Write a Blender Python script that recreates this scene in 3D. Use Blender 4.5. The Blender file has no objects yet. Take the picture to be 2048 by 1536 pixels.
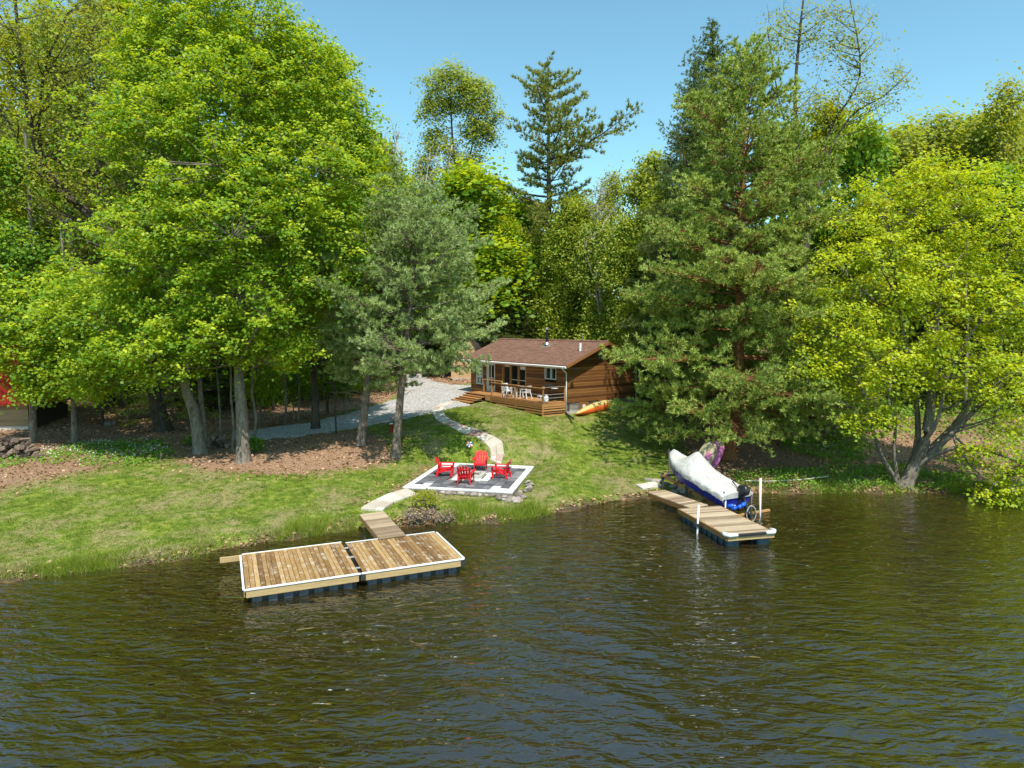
import bpy, bmesh, math, random
import numpy as np
from mathutils import Vector, Matrix, Euler

sc = bpy.context.scene
COL = sc.collection
R = math.radians
# ------------------------------------------------------------------ camera
F_PX, HORIZON, CAM_H = 1350.0, 655.0, 8.0
PITCH = math.atan((768 - HORIZON) / F_PX)
cam_data = bpy.data.cameras.new('camera')
cam = bpy.data.objects.new('camera', cam_data)
COL.objects.link(cam)
cam.location = (0, 0, CAM_H)
cam.rotation_euler = (math.pi / 2 - PITCH, 0, 0)
cam_data.sensor_width = 36.0
cam_data.lens = 36.0 * F_PX / 2048.0
cam_data.clip_start = 0.1
cam_data.clip_end = 2000
sc.camera = cam
# ------------------------------------------------------------------ sky, sun, exposure
SUN_ELEV = 59.0
SUN_VEC = Vector((0.25, -0.97, 0)).normalized()
sun_az = math.atan2(SUN_VEC.x, SUN_VEC.y)          # clockwise from +Y
world = bpy.data.worlds.new('World')
sc.world = world
world.use_nodes = True
wn, wl = world.node_tree.nodes, world.node_tree.links
wn.clear()
sky = wn.new('ShaderNodeTexSky')
sky.sky_type = 'NISHITA'
sky.sun_disc = False
sky.sun_elevation = R(SUN_ELEV)
sky.sun_rotation = sun_az
sky.altitude = 200
sky.air_density = 1.0
sky.dust_density = 0.4
sky.ozone_density = 2.2
bg = wn.new('ShaderNodeBackground')
bg.inputs['Strength'].default_value = 0.15
wo = wn.new('ShaderNodeOutputWorld')
tint = wn.new('ShaderNodeMix'); tint.data_type = 'RGBA'; tint.blend_type = 'MULTIPLY'
tint.inputs[0].default_value = 1.0; tint.inputs[7].default_value = (0.82, 1.10, 0.94, 1)
wl.new(sky.outputs[0], tint.inputs[6])
wl.new(tint.outputs[2], bg.inputs['Color'])
wl.new(bg.outputs[0], wo.inputs['Surface'])
sun_data = bpy.data.lights.new('sun', 'SUN')
sun_data.energy = 4.0
sun_data.angle = R(0.5)
sun_data.color = (1.0, 0.95, 0.86)
sun = bpy.data.objects.new('sun', sun_data)
COL.objects.link(sun)
sd = Vector((SUN_VEC.x * math.cos(R(SUN_ELEV)), SUN_VEC.y * math.cos(R(SUN_ELEV)), math.sin(R(SUN_ELEV))))
sun.rotation_euler = sd.to_track_quat('Z', 'Y').to_euler()
sun.location = (20, -20, 60)
sc.view_settings.view_transform = 'Standard'
sc.view_settings.look = 'None'
sc.view_settings.exposure = 0.62
sc.view_settings.gamma = 1.0
sc.view_settings.use_curve_mapping = False
sc.render.engine = 'CYCLES'
cy = sc.cycles
cy.max_bounces = 7
cy.diffuse_bounces = 3
cy.glossy_bounces = 3
cy.transmission_bounces = 4
cy.transparent_max_bounces = 10
cy.volume_bounces = 0
cy.caustics_reflective = False
cy.caustics_refractive = False
cy.use_denoising = True

# ------------------------------------------------------------------ pixel <-> world, terrain
CP, SP = math.cos(PITCH), math.sin(PITCH)
def ray(u, v):
    a, b = (u - 1024) / F_PX, (768 - v) / F_PX
    return Vector((a, CP + b * SP, -SP + b * CP))
def at(u, v, Y):
    d = ray(u, v)
    return Vector((0, 0, CAM_H)) + d * (Y / d.y)
def at_z(u, v, z):
    d = ray(u, v)
    return Vector((0, 0, CAM_H)) + d * ((z - CAM_H) / d.z)

SHORE_PX = [(0, 1162), (100, 1152), (200, 1140), (350, 1120), (460, 1098), (560, 1080), (650, 1067), (720, 1060), (800, 1052),
            (870, 1052), (1000, 1044), (1100, 1028), (1180, 1011), (1260, 1000), (1320, 992), (1400, 984), (1500, 988), (1600, 987),
            (1800, 986), (1900, 984), (2048, 978)]
_sp = [at_z(u, v, 0.0) for u, v in SHORE_PX]
SH_X = np.array([-200, -60, -30] + [p.x for p in _sp] + [60, 200])
SH_Y = np.array([-40, 6, 16] + [p.y for p in _sp] + [35, 60])
HT_T = np.array([-60, -14, -6, -2.5, -0.5, 0.0, 0.35, 2, 5, 8, 13, 25, 45, 80, 150, 400])
HT_Z = np.array([-3.5, -2.4, -1.15, -0.5, -0.16, -0.03, 0.16, 0.35, 0.62, 1.1, 2.35, 3.05, 4.3, 6.6, 9.5, 14])
def wob(x, y):
    return (np.sin(x * 0.9 + 1.3 * np.sin(y * 0.5)) * 0.5 + np.sin(y * 1.3 + 0.7 * np.sin(x * 1.1)) * 0.5)
PAT_C, PAT_ROT, PAT_W, PAT_D, PAT_Z = Vector((-1.94, 33.15)), R(-11.5), 5.2, 5.9, 0.63
def hgt(x, y):
    x = np.asarray(x, float); y = np.asarray(y, float)
    sh = np.interp(x, SH_X, SH_Y) + 0.22 * np.sin(x * 1.7) + 0.12 * np.sin(x * 4.1 + 1)
    t = y - sh
    z = np.interp(t, HT_T, HT_Z)
    fl = np.interp(x, [-16, -2, 6, 14], [0.5, 1.0, 1.0, 0.72])
    fl = fl + (0.85 - fl) * np.clip((t - 25) / 40, 0, 1) * (fl < 0.85)
    z = np.where(z > 0.16, 0.16 + (z - 0.16) * fl, z)
    z = z + 0.045 * wob(x, y) * np.clip(t / 6, 0, 1) + 0.5 * np.clip((t - 30) / 40, 0, 1) * np.sin(x * 0.13) * np.sin(y * 0.1 + 1)
    # level bed under the patio
    c, s = math.cos(-PAT_ROT), math.sin(-PAT_ROT)
    px, py = x - PAT_C.x, y - PAT_C.y
    lx, ly = px * c - py * s, px * s + py * c
    d = np.maximum(np.abs(lx) - PAT_W / 2, np.abs(ly) - PAT_D / 2)
    k = np.clip(1 - d / 1.6, 0, 1)
    k = k * k * (3 - 2 * k)
    z = z + (np.where(ly < 0, np.minimum(z, PAT_Z - 0.09), PAT_Z - 0.09) - z) * k
    return z
def h1(x, y):
    return float(hgt(x, y))
def gp(u, v, dz=0.0):
    d = ray(u, v)
    o = Vector((0, 0, CAM_H))
    s, step = 8.0, 0.5
    while s < 400:
        p = o + d * s
        if p.z < h1(p.x, p.y) + dz:
            lo, hi = s - step, s
            for _ in range(20):
                m = (lo + hi) / 2
                p = o + d * m
                if p.z < h1(p.x, p.y) + dz: hi = m
                else: lo = m
            return o + d * hi
        s += step
    return o + d * 200
def to_px(p):
    x, y, z = p[0], p[1], p[2] - CAM_H
    fw = y * CP - z * SP
    up = y * SP + z * CP
    return 1024 + F_PX * x / fw, 768 - F_PX * up / fw

# ------------------------------------------------------------------ materials
class NT:
    def __init__(s, name):
        s.m = bpy.data.materials.new(name); s.m.use_nodes = True
        s.n, s.l = s.m.node_tree.nodes, s.m.node_tree.links
        s.n.clear()
        s.out = s.n.new('ShaderNodeOutputMaterial')
    def node(s, t, **kw):
        n = s.n.new('ShaderNode' + t)
        for k, v in kw.items():
            if k in n.inputs.keys() if isinstance(k, str) else False: n.inputs[k].default_value = v
            else: setattr(n, k, v)
        return n
    def link(s, a, b): s.l.new(a, b)
    def noise(s, scale, vec=None, detail=4, rough=0.6, dist=0.0):
        n = s.n.new('ShaderNodeTexNoise')
        n.inputs['Scale'].default_value = scale; n.inputs['Detail'].default_value = detail
        n.inputs['Roughness'].default_value = rough; n.inputs['Distortion'].default_value = dist
        if vec is not None: s.link(vec, n.inputs['Vector'])
        return n.outputs['Fac']
    def coord(s, kind='Object', scale=(1, 1, 1)):
        t = s.n.new('ShaderNodeTexCoord')
        if kind == 'World':
            g = s.n.new('ShaderNodeNewGeometry'); o = g.outputs['Position']
        else: o = t.outputs[kind]
        if scale == (1, 1, 1): return o
        m = s.n.new('ShaderNodeMapping'); m.inputs['Scale'].default_value = scale
        s.link(o, m.inputs['Vector']); return m.outputs[0]
    def ramp(s, fac, stops):
        r = s.n.new('ShaderNodeValToRGB')
        e = r.color_ramp.elements
        while len(e) < len(stops): e.new(0.5)
        for i, (p, c) in enumerate(stops):
            e[i].position = p; e[i].color = (*c, 1) if len(c) == 3 else c
        s.link(fac, r.inputs[0]); return r.outputs[0]
    def mix(s, fac, a, b):
        m = s.n.new('ShaderNodeMix'); m.data_type = 'RGBA'
        for sock, val in ((m.inputs[0], fac), (m.inputs[6], a), (m.inputs[7], b)):
            if hasattr(val, 'is_output'): s.link(val, sock)
            elif isinstance(val, (int, float)): sock.default_value = val
            else: sock.default_value = (*val, 1)
        return m.outputs[2]
    def math(s, op, a, b=0.0, clamp=False):
        m = s.n.new('ShaderNodeMath'); m.operation = op; m.use_clamp = clamp
        for sock, val in ((m.inputs[0], a), (m.inputs[1], b)):
            if hasattr(val, 'is_output'): s.link(val, sock)
            else: sock.default_value = val
        return m.outputs[0]
    def attr(s, name):
        a = s.n.new('ShaderNodeAttribute'); a.attribute_name = name; return a
    def bump(s, h, strength=0.4, dist=0.02):
        b = s.n.new('ShaderNodeBump'); b.inputs['Strength'].default_value = strength
        b.inputs['Distance'].default_value = dist; s.link(h, b.inputs['Height']); return b.outputs[0]
    def principled(s, col, rough=0.6, metal=0.0, normal=None, spec=None):
        p = s.n.new('ShaderNodeBsdfPrincipled')
        if hasattr(col, 'is_output'): s.link(col, p.inputs['Base Color'])
        else: p.inputs['Base Color'].default_value = (*col, 1)
        if hasattr(rough, 'is_output'): s.link(rough, p.inputs['Roughness'])
        else: p.inputs['Roughness'].default_value = rough
        p.inputs['Metallic'].default_value = metal
        if spec is not None: p.inputs['Specular IOR Level'].default_value = spec
        if normal is not None: s.link(normal, p.inputs['Normal'])
        s.link(p.outputs[0], s.out.inputs['Surface'])
        return p

def m_plain(name, col, rough=0.55, metal=0.0, var=0.12, scale=6.0, bump=0.15, spec=0.4):
    t = NT(name); v = t.coord('Object')
    n = t.noise(scale, v, 5, 0.65)
    lo = tuple(c * (1 - var) for c in col); hi = tuple(min(1, c * (1 + var)) for c in col)
    c = t.ramp(n, [(0.3, lo), (0.7, hi)])
    n2 = t.noise(scale * 7, v, 3)
    t.principled(c, rough, metal, t.bump(n2, bump, 0.01), spec)
    return t.m
def m_wood(name, cols, rough=0.7, grain=(1.2, 14, 14), tone=True, spots=False):
    """planks: local X is the length; every object differs through its random value"""
    t = NT(name)
    oi = t.n.new('ShaderNodeObjectInfo')
    co = t.coord('Object', grain)
    add = t.n.new('ShaderNodeVectorMath'); add.operation = 'ADD'
    sc_ = t.n.new('ShaderNodeVectorMath'); sc_.operation = 'SCALE'
    comb = t.n.new('ShaderNodeCombineXYZ')
    for i in range(3): t.link(oi.outputs['Random'], comb.inputs[i])
    t.link(comb.outputs[0], sc_.inputs[0]); sc_.inputs['Scale'].default_value = 57.0
    t.link(co, add.inputs[0]); t.link(sc_.outputs[0], add.inputs[1])
    n = t.noise(1.5, add.outputs[0], 6, 0.7, 0.6)
    k = t.math('ADD', t.math('MULTIPLY', n, 0.75), t.math('MULTIPLY', t.math('SUBTRACT', oi.outputs['Random'], 0.5), 0.5 if tone else 0.0), True)
    c = t.ramp(k, [(0.15, cols[0]), (0.45, cols[1]), (0.78, cols[2])])
    if spots:
        s2 = t.n.new('ShaderNodeVectorMath'); s2.operation = 'ADD'
        o2 = t.coord('Object'); t.link(o2, s2.inputs[0]); t.link(sc_.outputs[0], s2.inputs[1])
        w = t.noise(2.6, s2.outputs[0], 5, 0.75)
        c = t.mix(t.ramp(w, [(0.53, (0, 0, 0)), (0.66, (0.75, 0.75, 0.75))]), c, (0.58, 0.50, 0.40))
    t.principled(c, rough, 0, t.bump(n, 0.35, 0.01), 0.25)
    return t.m
def m_leaf(name, a, b, trans=0.5, gloss=0.04):
    t = NT(name)
    c = t.ramp(t.attr('tone').outputs['Fac'], [(0.1, a), (0.9, b)])
    g = t.coord('World')
    n = t.noise(0.35, g, 2)
    c = t.mix(t.math('MULTIPLY', n, 0.35), c, tuple(x * 0.75 for x in a))
    d = t.n.new('ShaderNodeBsdfDiffuse'); tr = t.n.new('ShaderNodeBsdfTranslucent'); gl = t.n.new('ShaderNodeBsdfGlossy')
    t.link(c, d.inputs[0])
    tc = t.mix(0.5, c, tuple(min(1, x) for x in (b[0] * 1.25, b[1] * 1.2, b[2] * 0.3)))
    t.link(tc, tr.inputs[0]); gl.inputs['Roughness'].default_value = 0.6; gl.inputs[0].default_value = (0.75, 0.85, 0.5, 1)
    m1 = t.n.new('ShaderNodeMixShader'); m1.inputs[0].default_value = trans
    t.link(d.outputs[0], m1.inputs[1]); t.link(tr.outputs[0], m1.inputs[2])
    m2 = t.n.new('ShaderNodeMixShader'); m2.inputs[0].default_value = gloss
    t.link(m1.outputs[0], m2.inputs[1]); t.link(gl.outputs[0], m2.inputs[2])
    t.link(m2.outputs[0], t.out.inputs['Surface'])
    return t.m
def m_bark(name, a, b, zs=0.35, scale=5, bump=0.9):
    t = NT(name); v = t.coord('World', (1, 1, zs))
    n = t.noise(scale, v, 7, 0.75, 0.8)
    n2 = t.noise(scale * 5, v, 3)
    k = t.math('ADD', t.math('MULTIPLY', n, 0.7), t.math('MULTIPLY', n2, 0.3))
    t.principled(t.ramp(k, [(0.36, a), (0.62, b)]), 0.9, 0, t.bump(k, bump, 0.06), 0.1)
    return t.m
M = {}
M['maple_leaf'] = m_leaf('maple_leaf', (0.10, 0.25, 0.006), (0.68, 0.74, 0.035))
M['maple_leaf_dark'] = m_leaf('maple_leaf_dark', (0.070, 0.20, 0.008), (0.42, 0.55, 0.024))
M['lime_leaf'] = m_leaf('lime_leaf', (0.24, 0.36, 0.006), (0.80, 0.80, 0.022))
M['olive_leaf'] = m_leaf('olive_leaf', (0.17, 0.24, 0.016), (0.54, 0.56, 0.07))
M['young_leaf'] = m_leaf('young_leaf', (0.22, 0.28, 0.014), (0.52, 0.50, 0.035))
M['cedar_leaf'] = m_leaf('cedar_leaf', (0.12, 0.22, 0.015), (0.54, 0.58, 0.07), 0.4)
M['white_pine_needle'] = m_leaf('white_pine_needle', (0.13, 0.23, 0.065), (0.62, 0.72, 0.31), 0.3, 0.05)
M['scots_pine_needle'] = m_leaf('scots_pine_needle', (0.10, 0.19, 0.025), (0.62, 0.70, 0.17), 0.3, 0.05)
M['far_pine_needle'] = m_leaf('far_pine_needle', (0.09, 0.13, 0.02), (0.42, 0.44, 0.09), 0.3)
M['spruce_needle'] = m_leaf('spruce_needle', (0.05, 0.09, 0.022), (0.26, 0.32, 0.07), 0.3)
M['grass_blade'] = m_leaf('grass_blade', (0.075, 0.13, 0.012), (0.36, 0.38, 0.07), 0.35, 0.03)
M['reed_blade'] = m_leaf('reed_blade', (0.12, 0.21, 0.014), (0.42, 0.48, 0.06), 0.45, 0.03)
M['dry_blade'] = m_leaf('dry_blade', (0.22, 0.16, 0.08), (0.60, 0.50, 0.30), 0.2, 0.02)
M['herb_leaf'] = m_leaf('herb_leaf', (0.08, 0.20, 0.014), (0.25, 0.40, 0.04), 0.35, 0.04)
M['dead_leaf'] = m_leaf('dead_leaf', (0.13, 0.060, 0.030), (0.72, 0.46, 0.28), 0.1, 0.02)
M['dead_twig'] = m_leaf('dead_twig', (0.16, 0.10, 0.07), (0.40, 0.28, 0.20), 0.0, 0.02)
M['white_petal'] = m_leaf('white_petal', (0.7, 0.72, 0.68), (0.85, 0.86, 0.84), 0.2, 0.02)
M['grey_bark'] = m_bark('grey_bark', (0.075, 0.060, 0.048), (0.30, 0.25, 0.20))
M['dark_bark'] = m_bark('dark_bark', (0.025, 0.020, 0.018), (0.13, 0.105, 0.085))
M['pine_bark'] = m_bark('pine_bark', (0.09, 0.065, 0.05), (0.31, 0.24, 0.19), 0.5, 7)
M['red_bark'] = m_bark('red_bark', (0.10, 0.045, 0.022), (0.38, 0.17, 0.075), 0.5, 6)
M['birch_bark'] = m_bark('birch_bark', (0.24, 0.20, 0.17), (0.66, 0.62, 0.56), 3.0, 2.2, 0.3)
M['twig_grey'] = m_bark('twig_grey', (0.11, 0.09, 0.08), (0.30, 0.26, 0.23))

# ------------------------------------------------------------------ mesh helpers
def link(name, me, mat=None, parent=None, loc=None, rot=None):
    o = bpy.data.objects.new(name, me)
    COL.objects.link(o)
    if mat is not None and me is not None and len(me.materials) == 0: me.materials.append(mat)
    if parent is not None: o.parent = parent
    if loc is not None: o.location = loc
    if rot is not None: o.rotation_euler = rot
    return o
def tag(o, label=None, cat=None, group=None, kind=None):
    if label: o['label'] = label
    if cat: o['category'] = cat
    if group: o['group'] = group
    if kind: o['kind'] = kind
    return o
def thing(name, label, cat, loc=(0, 0, 0), rz=0.0, group=None):
    o = bpy.data.objects.new(name, None)
    COL.objects.link(o)
    o.empty_display_size = 0.2
    o.location = loc; o.rotation_euler = (0, 0, rz)
    return tag(o, label, cat, group)
def copy_tree(o, parent=None):
    c = o.copy(); COL.objects.link(c); c.parent = parent
    for ch in list(o.children): copy_tree(ch, c)
    return c
def fast_mesh(name, V, Fc, tone=None, smooth=False):
    V = np.ascontiguousarray(V, dtype=np.float32); Fc = np.ascontiguousarray(Fc, dtype=np.int32)
    n, k = Fc.shape
    me = bpy.data.meshes.new(name)
    me.vertices.add(len(V)); me.vertices.foreach_set('co', V.ravel())
    me.loops.add(n * k); me.loops.foreach_set('vertex_index', Fc.ravel())
    me.polygons.add(n)
    me.polygons.foreach_set('loop_start', np.arange(0, n * k, k, dtype=np.int32))
    me.polygons.foreach_set('loop_total', np.full(n, k, dtype=np.int32))
    if smooth: me.polygons.foreach_set('use_smooth', np.ones(n, dtype=bool))
    if tone is not None:
        a = me.attributes.new('tone', 'FLOAT', 'FACE'); a.data.foreach_set('value', np.asarray(tone, dtype=np.float32))
    me.update(calc_edges=True)
    return me
class MB:
    def __init__(s): s.v = []; s.f = []; s.n = 0
    def add(s, V, Fs):
        s.v.extend([tuple(p) for p in V]); s.f.extend([tuple(i + s.n for i in f) for f in Fs]); s.n += len(V)
    def box(s, x0, x1, y0, y1, z0, z1, mat=None):
        V = [(x, y, z) for z in (z0, z1) for y in (y0, y1) for x in (x0, x1)]
        if mat is not None: V = [mat @ Vector(p) for p in V]
        s.add(V, [(0, 2, 3, 1), (4, 5, 7, 6), (0, 1, 5, 4), (2, 6, 7, 3), (0, 4, 6, 2), (1, 3, 7, 5)])
        return s
    def tube(s, pts, rad, sides=6, cap=True):
        pts = [Vector(p) for p in pts]; n = len(pts)
        if isinstance(rad, (int, float)): rad = [rad] * n
        V = []
        for i, p in enumerate(pts):
            d = (pts[min(i + 1, n - 1)] - pts[max(i - 1, 0)])
            d = d.normalized() if d.length > 1e-9 else Vector((0, 0, 1))
            a = d.cross(Vector((0, 0, 1)))
            if a.length < 0.15: a = d.cross(Vector((1, 0, 0)))
            a.normalize(); b = d.cross(a)
            for k in range(sides):
                t = 2 * math.pi * k / sides
                V.append(p + (a * math.cos(t) + b * math.sin(t)) * rad[i])
        Fs = []
        for i in range(n - 1):
            for k in range(sides):
                k2 = (k + 1) % sides
                Fs.append((i * sides + k, i * sides + k2, (i + 1) * sides + k2, (i + 1) * sides + k))
        if cap:
            Fs.append(tuple(range(sides))[::-1]); Fs.append(tuple((n - 1) * sides + k for k in range(sides)))
        s.add(V, Fs); return s
    def cyl(s, c, r, z0, z1, sides=12, r2=None):
        return s.tube([(c[0], c[1], z0), (c[0], c[1], z1)], [r, r if r2 is None else r2], sides)
    def lathe(s, prof, sides=14, c=(0, 0)):
        V = []; Fs = []
        for (r, z) in prof:
            for k in range(sides):
                t = 2 * math.pi * k / sides
                V.append((c[0] + r * math.cos(t), c[1] + r * math.sin(t), z))
        for i in range(len(prof) - 1):
            for k in range(sides):
                k2 = (k + 1) % sides
                Fs.append((i * sides + k, i * sides + k2, (i + 1) * sides + k2, (i + 1) * sides + k))
        Fs.append(tuple(range(sides))[::-1]); Fs.append(tuple((len(prof) - 1) * sides + k for k in range(sides)))
        s.add(V, Fs); return s
    def prism(s, poly, z0, z1):
        n = len(poly)
        V = [(p[0], p[1], z0) for p in poly] + [(p[0], p[1], z1) for p in poly]
        Fs = [tuple(range(n))[::-1], tuple(range(n, 2 * n))] + [(i, (i + 1) % n, n + (i + 1) % n, n + i) for i in range(n)]
        s.add(V, Fs); return s
    def loft(s, rings, closed=True, caps=True):
        m = len(rings[0]); V = [p for r in rings for p in r]; Fs = []
        for i in range(len(rings) - 1):
            for k in range(m if closed else m - 1):
                k2 = (k + 1) % m
                Fs.append((i * m + k, i * m + k2, (i + 1) * m + k2, (i + 1) * m + k))
        if caps:
            Fs.append(tuple(range(m))[::-1]); Fs.append(tuple((len(rings) - 1) * m + k for k in range(m)))
        s.add(V, Fs); return s
    def mesh(s, name='mesh', bevel=0.0, smooth=False, solid=0.0):
        me = bpy.data.meshes.new(name)
        me.from_pydata([tuple(p) for p in s.v], [], s.f)
        if bevel > 0 or True:
            bm = bmesh.new(); bm.from_mesh(me)
            bmesh.ops.recalc_face_normals(bm, faces=bm.faces)
            if bevel > 0:
                bmesh.ops.bevel(bm, geom=list(bm.edges), offset=bevel, segments=1, affect='EDGES', clamp_overlap=True)
            bm.to_mesh(me); bm.free()
        if smooth:
            me.polygons.foreach_set('use_smooth', [True] * len(me.polygons))
        me.update(); return me
    def build(s, name, mat, parent=None, loc=None, rot=None, bevel=0.0, smooth=False):
        return link(name, s.mesh(name, bevel, smooth), mat, parent, loc, rot)
_bc = {}
def boxmesh(sx, sy, sz, mat, bevel=0.004):
    k = (round(sx, 3), round(sy, 3), round(sz, 3), mat.name, bevel)
    if k not in _bc:
        me = MB().box(-sx / 2, sx / 2, -sy / 2, sy / 2, -sz / 2, sz / 2).mesh('piece', bevel)
        me.materials.append(mat); _bc[k] = me
    return _bc[k]
def piece(name, parent, size, loc, mat, rot=(0, 0, 0), bevel=0.004):
    return link(name, boxmesh(*size, mat, bevel), mat, parent, loc, rot)

# ------------------------------------------------------------------ foliage helpers
def kites(C, S, N, rng, elong=1.0, fold=0.15):
    """one leaf (a folded kite quad) per centre C; S sizes; N normals"""
    n = len(C)
    N = N / (np.linalg.norm(N, axis=1, keepdims=True) + 1e-9)
    t = rng.normal(size=(n, 3)); t -= (t * N).sum(1, keepdims=True) * N
    t /= (np.linalg.norm(t, axis=1, keepdims=True) + 1e-9)
    b = np.cross(N, t)
    S = S[:, None]
    V = np.empty((n, 4, 3))
    V[:, 0] = C - t * S * 0.5 * elong
    V[:, 1] = C + b * S * 0.42 + N * S * fold
    V[:, 2] = C + t * S * 0.55 * elong
    V[:, 3] = C - b * S * 0.42 + N * S * fold
    return V.reshape(-1, 3), np.arange(n * 4).reshape(n, 4)
def needles(P, D, L, W, k, spread, rng):
    """k thin triangles around every tuft point P along D"""
    n = len(P)
    P = np.repeat(P, k, 0); D = np.repeat(D, k, 0)
    d = D + rng.normal(size=(n * k, 3)) * spread
    d /= (np.linalg.norm(d, axis=1, keepdims=True) + 1e-9)
    a = np.cross(d, rng.normal(size=(n * k, 3))); a /= (np.linalg.norm(a, axis=1, keepdims=True) + 1e-9)
    ln = L * rng.uniform(0.7, 1.25, size=(n * k, 1))
    V = np.empty((n * k, 3, 3))
    V[:, 0] = P - a * W / 2; V[:, 1] = P + a * W / 2; V[:, 2] = P + d * ln
    return V.reshape(-1, 3), np.arange(n * k * 3).reshape(-1, 3)
def stems_mesh(mb_tubes, name):
    mb = MB()
    for pts, rad, sides in mb_tubes: mb.tube(pts, rad, sides, cap=False)
    me = bpy.data.meshes.new(name); me.from_pydata(mb.v, [], mb.f)
    me.polygons.foreach_set('use_smooth', [True] * len(me.polygons)); me.update()
    return me
def bez(a, b, c, n):
    return [a * (1 - t) ** 2 + b * 2 * t * (1 - t) + c * t * t for t in (i / n for i in range(n + 1))]

def leafy_tree(seed, stems, blobs, n_clump, per, leaf, clump=(0.55, 0.26), n_limb=26, limb_r=0.09, up=0.9, front=0.5, shell=0.5, twigs=0.6, bare=0.0, rise=0.55, twig_r=0.014):
    """stems: [(points, radii)] local; blobs: [(centre, (rx,ry,rz))] local. returns (wood mesh, leaf mesh)"""
    rng = np.random.default_rng(seed)
    area = np.array([(r[0] * r[2] + r[1] * r[2] + r[0] * r[1]) for _, r in blobs]); pr = area / area.sum()
    idx = rng.choice(len(blobs), size=n_clump * 2, p=pr)
    d = rng.normal(size=(n_clump * 2, 3)); d /= np.linalg.norm(d, axis=1, keepdims=True)
    keep = (d[:, 1] < 0.25) | (rng.random(n_clump * 2) < front)
    keep &= (d[:, 2] > -0.55) | (rng.random(n_clump * 2) < 0.5)
    idx, d = idx[keep][:n_clump], d[keep][:n_clump]
    bc = np.array([tuple(b[0]) for b in blobs])[idx]; br = np.array([b[1] for b in blobs])[idx]
    rr = rng.uniform(shell, 1.0, size=(len(d), 1)) ** 0.7
    rr *= 1 + 0.20 * np.sin(d[:, :1] * 7 + seed) * np.sin(d[:, 2:] * 8 + seed * 2) + rng.normal(size=rr.shape) * 0.13
    C = bc + d * br * rr
    tubes = []
    SP_, SR_ = [], []
    for pts, rad in stems:
        tubes.append((pts, rad, 9 if rad[0] > 0.12 else 6))
        for i in range(len(pts) - 1):
            for t in (0, 0.33, 0.66):
                SP_.append(tuple(Vector(pts[i]).lerp(Vector(pts[i + 1]), t))); SR_.append(rad[i] * (1 - t) + rad[i + 1] * t)
    SPa, SRa = np.array(SP_), np.array(SR_)
    zmin = SPa[:, 2].min(); zr = SPa[:, 2].max() - zmin
    ok = SPa[:, 2] > zmin + 0.22 * zr
    if ok.sum() > 3: SPa, SRa = SPa[ok], SRa[ok]
    LP, LR = [SPa], [SRa]
    order = rng.permutation(len(C))[:n_limb]
    for i in order:
        c = C[i]
        hd = np.hypot(SPa[:, 0] - c[0], SPa[:, 1] - c[1])
        want = c[2] - hd * rise
        j = int(np.argmin(np.abs(SPa[:, 2] - want) + 0.25 * hd))
        a = Vector(SPa[j]); e = Vector(c)
        mid = a.lerp(e, 0.5) + Vector((0, 0, -0.1 * (e - a).length)) + Vector(rng.normal(size=3) * 0.07 * (e - a).length)
        pts = bez(a, mid, e, 6)
        r0 = min(limb_r * (0.5 + 0.12 * (e - a).length), SRa[j] * 0.75)
        rad = [max(0.012, r0 * (1 - t / 6.6)) for t in range(7)]
        tubes.append((pts, rad, 5))
        LP.append(np.array([tuple(p) for p in pts[1:]])); LR.append(np.array(rad[1:]))
    LP = np.concatenate(LP); LR = np.concatenate(LR)
    for i in range(len(C)):
        if rng.random() > twigs: continue
        dd = np.linalg.norm(LP - C[i], axis=1) + 0.8 * np.maximum(0, LP[:, 2] - C[i][2])
        j = int(np.argmin(dd))
        a, e = Vector(LP[j]), Vector(C[i])
        if (e - a).length < 0.25: continue
        m = a.lerp(e, 0.5) + Vector(rng.normal(size=3) * 0.08 * (e - a).length)
        r0 = min(LR[j], twig_r + 0.006 * (e - a).length)
        tubes.append(([a, m, e + (e - m) * 0.25], [r0, r0 * 0.7, twig_r * 0.45], 3))
        if bare > 0:
            for _ in range(int(bare)):
                q = a.lerp(e, rng.uniform(0.3, 1)); w = Vector(rng.normal(size=3)); w.z = abs(w.z) * 0.9; w = w.normalized() * rng.uniform(0.4, 1.0)
                tubes.append(([q, q + w], [r0 * 0.5, twig_r * 0.4], 3))
    wood = stems_mesh(tubes, 'wood')
    cs = rng.uniform(0.6, 1.35, size=len(C)); cr = rng.random(len(C))
    k = np.repeat(np.arange(len(C)), per)
    off = rng.normal(size=(len(k), 3)) * np.array([clump[0], clump[0], clump[1]]) * cs[k][:, None]
    # leaves drape over the clump: lower towards its rim
    off[:, 2] -= 0.28 * (off[:, 0] ** 2 + off[:, 1] ** 2) / max(clump[0], 1e-3) * 0.8
    P = C[k] + off
    N = rng.normal(size=(len(k), 3)) * 0.40 + np.array([0.1, -0.35, up]) + off * 0.5
    S = leaf * rng.uniform(0.65, 1.25, size=len(k))
    V, Fc = kites(P, S, N, rng)
    rv = np.clip(0.45 * rng.random(len(k)) + 0.4 * cr[k] + 0.35 * off[:, 2] / clump[1] * 0.5 + 0.05, 0, 1)  # random tone plus painted light: clump tops lighter, undersides darker
    return wood, fast_mesh('foliage', V, Fc, rv)

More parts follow.
